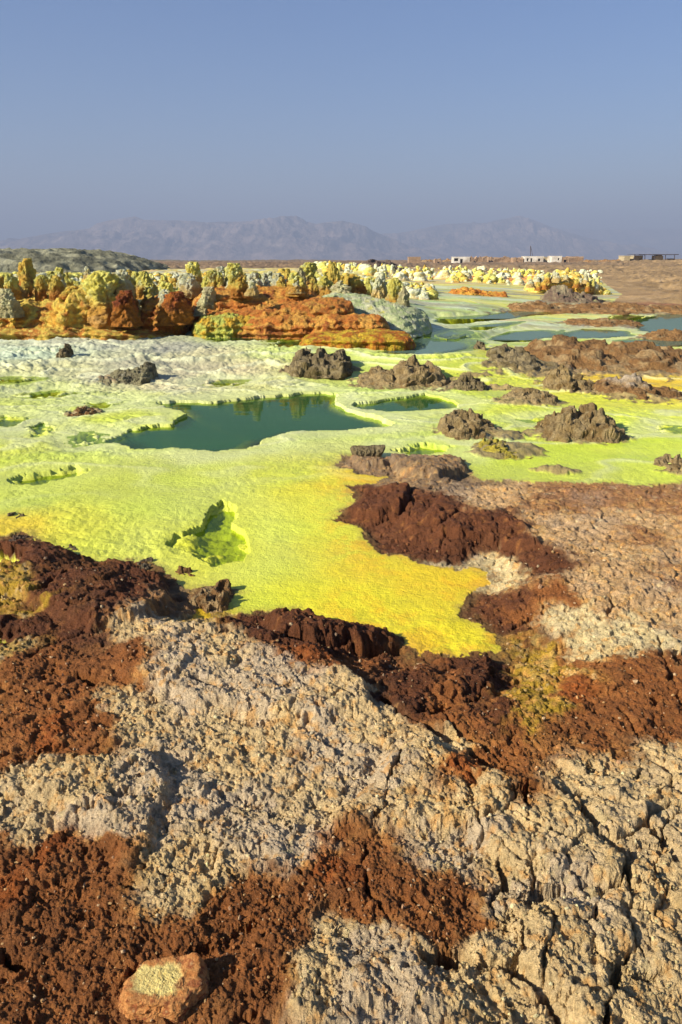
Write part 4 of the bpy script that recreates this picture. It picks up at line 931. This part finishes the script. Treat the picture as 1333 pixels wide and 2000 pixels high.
def scatter(n, x0, x1, D0, D1, hmin, hmax, styles, label, group, small=False, wr=(0.5, 0.9)):
    for i in range(n):
        px = rng.uniform(x0, x1); D = rng.uniform(D0, D1); x = (px-666.5)/FPX*D*1.05
        z = float(relief(x, D)); h = rng.uniform(hmin, hmax); st = rng.choice(styles)
        tone = {'yellow': 'lemon yellow', 'pale': 'cream', 'gold': 'golden orange'}[st]
        side = ('left', 'middle', 'right')[min(2, int(3*(px-x0)/(x1-x0)))]
        me = rng.choice((SMALL if small else VAR)[st]); place(me, x, D, z-0.05, h*rng.uniform(*wr), h, tone+' '+label+', '+side+' third', group)
scatter(46, 230, 560, 18, 26, 0.30, 0.62, ['yellow', 'yellow', 'pale', 'gold'], 'salt spike in the crowd behind the central mound', 'crowded yellow spikes behind the mounds', wr=(0.7, 1.2))
scatter(22, -60, 230, 18, 24, 0.25, 0.55, ['yellow', 'pale', 'gold'], 'salt spike in the low crowd behind the left mound', 'crowded yellow spikes behind the left mound', wr=(0.7, 1.2))
scatter(34, 560, 800, 19, 28, 0.25, 0.55, ['yellow', 'pale', 'gold'], 'salt spike in the crowd behind the mint slope', 'crowded yellow spikes behind the mint slope', wr=(0.6, 1.1))
scatter(45, 700, 1120, 55, 88, 0.35, 0.75, ['pale', 'yellow', 'pale', 'gold'], 'tiny spike in the far field before the ruins', 'tiny pale spikes in the far field', True)
def on_ridge(n, prof, D, ym, h0, h1, label, group):
    p = np.array(prof, float)
    for i in range(n):
        px = rng.uniform(p[0, 0], p[-1, 0]); ys = float(np.interp(px, p[:, 0], p[:, 1])); dy = rng.uniform(0, ym); DD = D+rng.uniform(-1.2, 1.2)
        b = at_y(px, ys+dy+4, DD); h = rng.uniform(h0, h1)
        st = 'gold' if dy > ym*0.7 else rng.choice(['pale', 'yellow', 'pale'] if D > 20 else ['yellow', 'yellow', 'pale', 'yellow'])
        place(rng.choice((VAR if D < 20 else SMALL)[st]), b[0], b[1], b[2]-0.05, h*(rng.uniform(0.9, 1.5) if D > 20 else rng.uniform(0.8, 1.35)), h, {'yellow': 'lemon yellow', 'pale': 'cream', 'gold': 'golden orange'}[st]+' '+label, group)
on_ridge(70, [(1035, 548), (1060, 538), (1095, 532), (1120, 532), (1145, 542), (1170, 560), (1200, 582)], 40, 16, 0.16, 0.34, 'spike bristling on the far right ridge before the brown plain', 'spikes on the far right ridge')

def spire_field(n, label=None):
    V, Fc, C, off = [], [], [], 0
    src = []
    for me in SMALL['yellow'][:4]+SMALL['pale'][:4]+SMALL['gold'][:2]:
        k = len(me.vertices); co = np.zeros(k*3, F32); me.vertices.foreach_get('co', co)
        c4 = np.zeros(k*4, F32); me.attributes['tint'].data.foreach_get('color', c4)
        fq = np.zeros(len(me.polygons)*4, np.int32); me.loops.foreach_get('vertex_index', fq)
        src.append((co.reshape(-1, 3), c4.reshape(-1, 4)[:, :3], fq.reshape(-1, 4)))
    for i in range(n):
        u = rng.random()
        if u < 0.65: px, D, h = rng.uniform(-150, 830), rng.uniform(17.2, 38), rng.uniform(0.14, 0.40)
        else: px, D, h = rng.uniform(620, 1130), rng.uniform(48, 95), 0.15+0.55*rng.random()**2.2
        if u >= 0.65 and float(gn2(np.array([px/34.0]), np.array([D/9.0]), 4)[0]) < -0.30: continue
        if px > 700 and D < 30: D = rng.uniform(28, 36)
        x = (px-666.5)/FPX*D*1.05; z = float(relief(x, D))
        co, c3, fq = src[rng.randrange(len(src))]; w = h*rng.uniform(0.8, 2.0); a = rng.uniform(0, 6.28); ca, sa = math.cos(a), math.sin(a)
        V.append(np.stack([(co[:, 0]*ca-co[:, 1]*sa)*w+x, (co[:, 0]*sa+co[:, 1]*ca)*w+D, co[:, 2]*h+z-0.04], 1)); C.append(c3); Fc.append(fq+off); off += len(co)
    o = link('small_salt_spikes', mesh_from('small_salt_spikes', np.vstack(V), np.vstack(Fc), np.vstack(C)), M_form); tag(o, kind='stuff')
spire_field(2300)

on_ridge(40, [(-60, 552), (60, 556), (160, 552), (240, 548), (300, 556), (370, 556), (440, 552), (560, 550), (640, 560)], 16.3, 10, 0.16, 0.34, 'lump of salt crowning the front mounds', 'lumps crowning the front mounds')
# ------------------------------------------------------------------ hill, plain details, mountains
def hillmesh(name, prof, D, depth, zb, pal, seed, amp, size, mat, nx=300, na=120, flat=0.8):
    me, c = ridge_mesh(name, prof, D, depth, zb, amp, size, pal, seed, nx, na, 'ridge', 0, flat, None, 6)
    return tag(link(name, me, mat, loc=c), kind='structure')
M_hill = surf_mat('hill_rubble', [(1.2, 0.25, 'n'), (6, 0.08, 'n')], rough=0.95, var=0.3, vscale=1.2, fine=7, spec=0.1)
hillmesh('hill', [(-500, 505), (-200, 494), (0, 492), (60, 492), (120, 491), (180, 493), (215, 498), (250, 506), (290, 520), (330, 528)], 62, 30, -0.2, [(132, 130, 104), (150, 146, 118), (112, 110, 88), (168, 164, 132), (140, 134, 110)], 71, 0.35, 2.2, M_hill)
crag('dark_crag', 'dark jagged crag on the horizon right of the finger spire', 'rock', [(700, 518), (715, 510), (735, 506), (745, 510), (760, 509), (772, 518), (790, 524)], 528, 8, [(84, 70, 62), (104, 88, 74), (70, 58, 52)], 72, 0.35, 1.0, z0=0.0, nx=120, mat=M_hill)

def mountain(name, prof, D, depth, seed, amp):
    pal = [(120, 104, 96), (146, 126, 114), (104, 92, 88), (166, 146, 130)]
    prof = sorted(prof); pts = np.array([at_y(px, py, D) for px, py in prof]); nx, ny = 700, 130
    X = np.linspace(pts[0, 0], pts[-1, 0], nx); H = np.interp(X, pts[:, 0], pts[:, 2])
    t = np.linspace(-1, 1, ny)
    Xg, Tg = np.meshgrid(X, t, indexing='ij'); Hg = H[:, None]*np.ones_like(Tg)+60
    Y = D+Tg*depth/2; x, y = Xg.ravel(), Y.ravel()
    n = fbm2(x, y, 900, 7, 0.55, 'ridge', seed); n2 = fbm2(x*1.6, y*0.5, 420, 6, 0.55, 'ridge', seed+4)
    base = np.clip(1-np.abs(Tg), 0, 1).ravel()**0.8
    cr_ = 1-np.exp(-((Tg.ravel())/0.16)**2)
    z = -60+Hg.ravel()*(base*(1+0.45*amp*(n-0.3)*cr_)+0.22*n2*amp*cr_*base)+5*n2*(1-cr_)
    col = palette_col(x/400, y/400, z/400, z, pal, seed, 0.6)
    o = link(name, mesh_from(name, np.stack([x-X.mean(), y-D, z], 1), grid_faces(nx, ny)[:, ::-1], col), M_mount, loc=(float(X.mean()), D, 0))
    return tag(o, kind='structure')
mountain('mountain', [(-900, 476), (-400, 462), (-150, 474), (0, 471), (40, 468), (90, 457), (125, 452), (175, 447), (190, 436), (230, 428), (265, 423), (282, 430), (350, 430), (400, 434), (460, 433), (500, 432), (540, 430), (580, 430), (620, 437), (668, 431), (700, 438), (735, 453), (770, 470), (850, 496), (950, 512)], 5200, 2200, 81, 1.0)
mountain('mountain', [(560, 510), (700, 470), (755, 458), (800, 452), (870, 437), (950, 435), (985, 428), (1015, 421), (1045, 430), (1075, 442), (1130, 460), (1220, 480), (1330, 500), (1420, 512)], 6400, 2200, 86, 1.0)
mountain('mountain', [(900, 480), (1050, 446), (1130, 447), (1200, 450), (1290, 446), (1333, 446), (1500, 440), (1900, 455), (2400, 450)], 9500, 2500, 91, 0.8)

# ------------------------------------------------------------------ ruins on the plain
def boxes(name, bl, mat, parent=None, loc=(0, 0, 0), rz=0, jit=0.0, seed=0):
    """bl: list of (cx,cy,cz,sx,sy,sz) boxes with slightly broken corners, one mesh"""
    rs = np.random.RandomState(seed); V = []; Fc = []
    for cx, cy, cz, sx, sy, sz in bl:
        b = len(V)
        for k in range(8):
            jx, jy, jz = rs.uniform(-jit, jit, 3) if k >= 4 else (0, 0, 0)
            V.append((cx+((k & 1)-0.5)*sx+jx*0.3, cy+(((k >> 1) & 1)-0.5)*sy+jy*0.3, cz+((k >> 2)-0.5)*sz+jz))
        for f in ((0, 2, 3, 1), (4, 5, 7, 6), (0, 1, 5, 4), (2, 6, 7, 3), (0, 4, 6, 2), (1, 3, 7, 5)): Fc.append([b+i for i in f])
    return link(name, mesh_from(name, np.array(V), np.array(Fc), smooth=False), mat, parent, loc, rz)
M_white = surf_mat('whitewash', [(3, 0.03, 'n')], rough=0.9, var=0.12, vscale=1.0, fine=6, base=tuple(lin((222, 214, 196))), tint2=tuple(lin((150, 130, 104))))
M_mud = surf_mat('salt_brick', [(3, 0.06, 'n'), (10, 0.03, 'n')], rough=0.95, var=0.3, vscale=1.2, fine=6, base=tuple(lin((156, 128, 98))))
M_block = surf_mat('pale_block', [(3, 0.03, 'n')], rough=0.95, var=0.15, vscale=1.0, fine=6, base=tuple(lin((172, 156, 120))))
M_dark = surf_mat('dark_metal', [], rough=0.7, var=0.2, vscale=1, fine=6, base=tuple(lin((66, 54, 48))))
M_void = surf_mat('doorway_dark', [], rough=1, var=0.1, base=tuple(lin((40, 34, 30))))
RG = 'ruined buildings on the horizon'
def gz(x, y): return float(relief(x, y))
def ruin(label, px0, px1, ytop, D, mat, openings, seed, roof='open', depth=4.0, name='ruined_building', ragged=0.0):
    """a four walled shell, walls broken by real openings; openings in fractions of the front"""
    a = at_y(px0, ytop, D); b = at_y(px1, ytop, D); w = b[0]-a[0]; zb = at_y(px0, 516, D)[2]; h = a[2]-zb
    root = empty(name, (a[0], D, zb)); tag(root, label, 'ruin', RG); th = 0.3
    rs = random.Random(seed); segs = []; cur = 0
    for (o0, o1, z0, z1) in sorted(openings):
        if o0 > cur: segs.append((w*(cur+o0)/2, 0, h/2, w*(o0-cur), th, h))
        if z0 > 0: segs.append((w*(o0+o1)/2, 0, h*z0/2, w*(o1-o0), th-0.004, h*z0))
        if z1 < 1: segs.append((w*(o0+o1)/2, 0, h*(1+z1)/2, w*(o1-o0), th-0.004, h*(1-z1)))
        cur = o1
    if cur < 1: segs.append((w*(1+cur)/2, 0, h/2, w*(1-cur), th, h))
    boxes('wall', segs, mat, root, jit=ragged, seed=seed)
    boxes('wall', [(th/2, depth/2+th/2+0.003, h/2-0.01, th, depth-0.01, h-0.02)], mat, root, jit=ragged, seed=seed+1)
    boxes('wall', [(w-th/2, depth/2+th/2+0.003, h/2-0.01, th, depth-0.01, h-0.02)], mat, root, jit=ragged, seed=seed+2)
    boxes('wall', [(w/2, depth+th, h/2-0.02, w-0.01, th, h-0.04)], mat, root, jit=ragged, seed=seed+3)
    if roof == 'flat': boxes('roof', [(w/2, depth/2+0.15, h+0.08, w+0.2, depth+0.5, 0.15)], mat, root)
    return root
D0 = 240
ruin('low dark brown block house at the left end of the ruins', 799, 822, 502.5, D0, M_mud, [], 1, 'flat', name='block_house')
ruin('small broken spire like ruin left of the white ruin', 850, 862, 506, D0, M_mud, [(0.4, 0.8, 0, 0.7)], 2, ragged=0.4)
ruin('white ruin with a dark doorway and a shaded right side', 886, 918, 502.5, D0, M_white, [(0.05, 0.30, 0.45, 0.85), (0.42, 0.58, 0, 0.75)], 3, 'flat')
ruin('brown walled ruin right of the white doorway ruin with a broken top', 919, 952, 503, D0, M_mud, [(0.2, 0.35, 0, 0.7), (0.55, 0.7, 0.3, 0.8)], 4, ragged=0.6)
ruin('long low brown ruin in the middle of the row', 955, 998, 504, D0+5, M_mud, [(0.1, 0.25, 0, 0.9), (0.6, 0.7, 0, 0.7)], 5, ragged=0.7)
ruin('dark brown ruin just left of the long white one', 1004, 1022, 504, D0, M_mud, [(0.3, 0.6, 0, 0.7)], 6, ragged=0.4)
ruin('long white ruin with small square windows behind the mast', 1025, 1062, 501.5, D0, M_white, [(0.12, 0.22, 0.4, 0.8), (0.32, 0.42, 0, 0.8), (0.72, 0.84, 0.4, 0.75)], 7, 'flat')
ruin('narrow tan ruin between the long white and the bright square one', 1063, 1077, 501.5, D0+4, M_block, [(0.3, 0.6, 0.4, 0.8)], 8)
ruin('bright square white ruin near the right end of the row', 1078, 1098, 501, D0-6, M_white, [(0.6, 0.75, 0.5, 0.8)], 9, 'flat')
ruin('small arched brown ruin touching the bright square white one', 1099, 1111, 502, D0-6, M_mud, [(0.25, 0.75, 0, 0.75)], 10)
ruin('long dark wall ruin trailing off right of the row', 1112, 1140, 503.5, D0, M_mud, [(0.55, 0.6, 0, 0.8)], 11, ragged=0.5)
ruin('pale block hut left of the open shelter', 1220, 1231, 500.5, D0-20, M_block, [], 12, 'flat', name='hut')
ruin('tan block hut tucked under the open shelter', 1241, 1256, 500, D0-20, M_block, [(0.6, 0.8, 0, 0.7)], 13, 'flat', name='hut')

for px0_, px1_, lab_ in ((822, 850, 'brown rubble heap between the block house and the broken spike like ruin'), (862, 886, 'brown rubble heap directly left of the white doorway ruin'), (1138, 1160, 'brown rubble heap right of the long dark wall ruin'), (1172, 1196, 'low rubble heap alone on the plain left of the pale hut'), (1196, 1214, 'smallest rubble heap just left of the pale hut')):
    crag('rubble_heap', lab_, 'rubble', [(px0_, 511), (px0_+5, 507.5), (0.5*(px0_+px1_), 506), (px1_-6, 508), (px1_, 511)], 514.5, 6, RKB, px0_, 0.3, 1.0, group='rubble heaps among the ruins', nx=60, na=40)
# mast
m0 = at_y(1036, 512, D0+3); m1 = at_y(1037, 480, D0+3); m2 = at_y(1042, 505, D0+3)
rt = empty('radio_mast', m0); tag(rt, 'thin lattice mast with a slanting stay above the long white ruin', 'mast')
def bar(name, p, q, rad, mat, parent, loc):
    p = np.array(p)-np.array(loc); q = np.array(q)-np.array(loc); d = q-p; L_ = np.linalg.norm(d); d = d/L_
    u = np.cross(d, (0, 0, 1.0)) if abs(d[2]) < 0.9 else np.cross(d, (1.0, 0, 0)); u /= np.linalg.norm(u); v = np.cross(d, u)
    V = []; n = 8
    for e in (p, q):
        for k in range(n): V.append(e+rad*(math.cos(k*6.2832/n)*u+math.sin(k*6.2832/n)*v))
    Fc = [[k, (k+1) % n, n+(k+1) % n, n+k] for k in range(n)]
    return link(name, mesh_from(name, np.array(V), np.array(Fc)), mat, parent)
bar('pole', m0, m1, 0.09, M_dark, rt, m0); bar('stay', m1, m2, 0.06, M_dark, rt, m0)
# open shelter
DS = 215
c0 = at_y(1238, 514, DS); root = empty('open_shelter', c0); tag(root, 'open shelter with a thin dark flat roof on posts at the right edge', 'shelter')
def P(px, py, D=DS): return at_y(px, py, D)
for px, yt in ((1240, 497), (1260, 497), (1279, 498), (1300, 498.5), (1318, 498.5)):
    for dy in (0, 5): bar('post', P(px, 514, DS+dy), P(px, yt, DS+dy), 0.11, M_dark, root, c0)
a, b = P(1239, 497.2), P(1262, 497.0)
boxes('roof_frame', [((a[0]+b[0])/2-c0[0], 2.5, a[2]-c0[2]+0.05, b[0]-a[0], 5.4, 0.10)], M_dark, root)
a, b = P(1262, 498), P(1325, 498)
boxes('roof', [((a[0]+b[0])/2-c0[0]+0.05, 2.5, a[2]-c0[2]+0.1, b[0]-a[0], 5.6, 0.18)], M_dark, root)
e = P(1296, 512, DS+2); boxes_ = boxes('water_tank', [(0, 0, 0.75, 1.7, 1.2, 0.9), (-0.6, 0, 0.15, 0.12, 1.0, 0.3), (0.6, 0, 0.15, 0.12, 1.0, 0.3)], M_dark, None, (P(1309, 514, DS+2)[0], DS+2, P(1309, 514, DS+2)[2])); tag(boxes_, 'black tank standing under the right end of the open shelter', 'tank')
tag(boxes('stacked_blocks', [(0, 0, 0.9, 2.2, 2, 1.8), (-1.6, 0.2, 0.4, 1.0, 1.6, 0.8), (0.3, 0, 2.0, 1.2, 1.5, 0.4)], M_block, None, (P(1290, 514)[0], DS+2.4, P(1290, 514)[2]), 0.1, 0.2), 'pale heap of blocks under the middle of the open shelter', 'blocks')

# ------------------------------------------------------------------ haze
def haze():
    bl = [(0, 5500, 215, 22000, 11500, 0)]
    zb, zt = -64, 520
    m = bpy.data.materials.new('haze_air'); m.use_nodes = True; t = m.node_tree; t.nodes.clear()
    o_ = t.nodes.new('ShaderNodeOutputMaterial'); v = t.nodes.new('ShaderNodeVolumePrincipled')
    v.inputs['Color'].default_value = (0.42, 0.49, 0.66, 1); v.inputs['Density'].default_value = 0.00038; v.inputs['Anisotropy'].default_value = 0.0
    t.links.new(v.outputs[0], o_.inputs['Volume'])
    o = boxes('haze', [(0, 5300, (zb+zt)/2, 24000, 12600, zt-zb)], m); tag(o, kind='stuff')
haze()
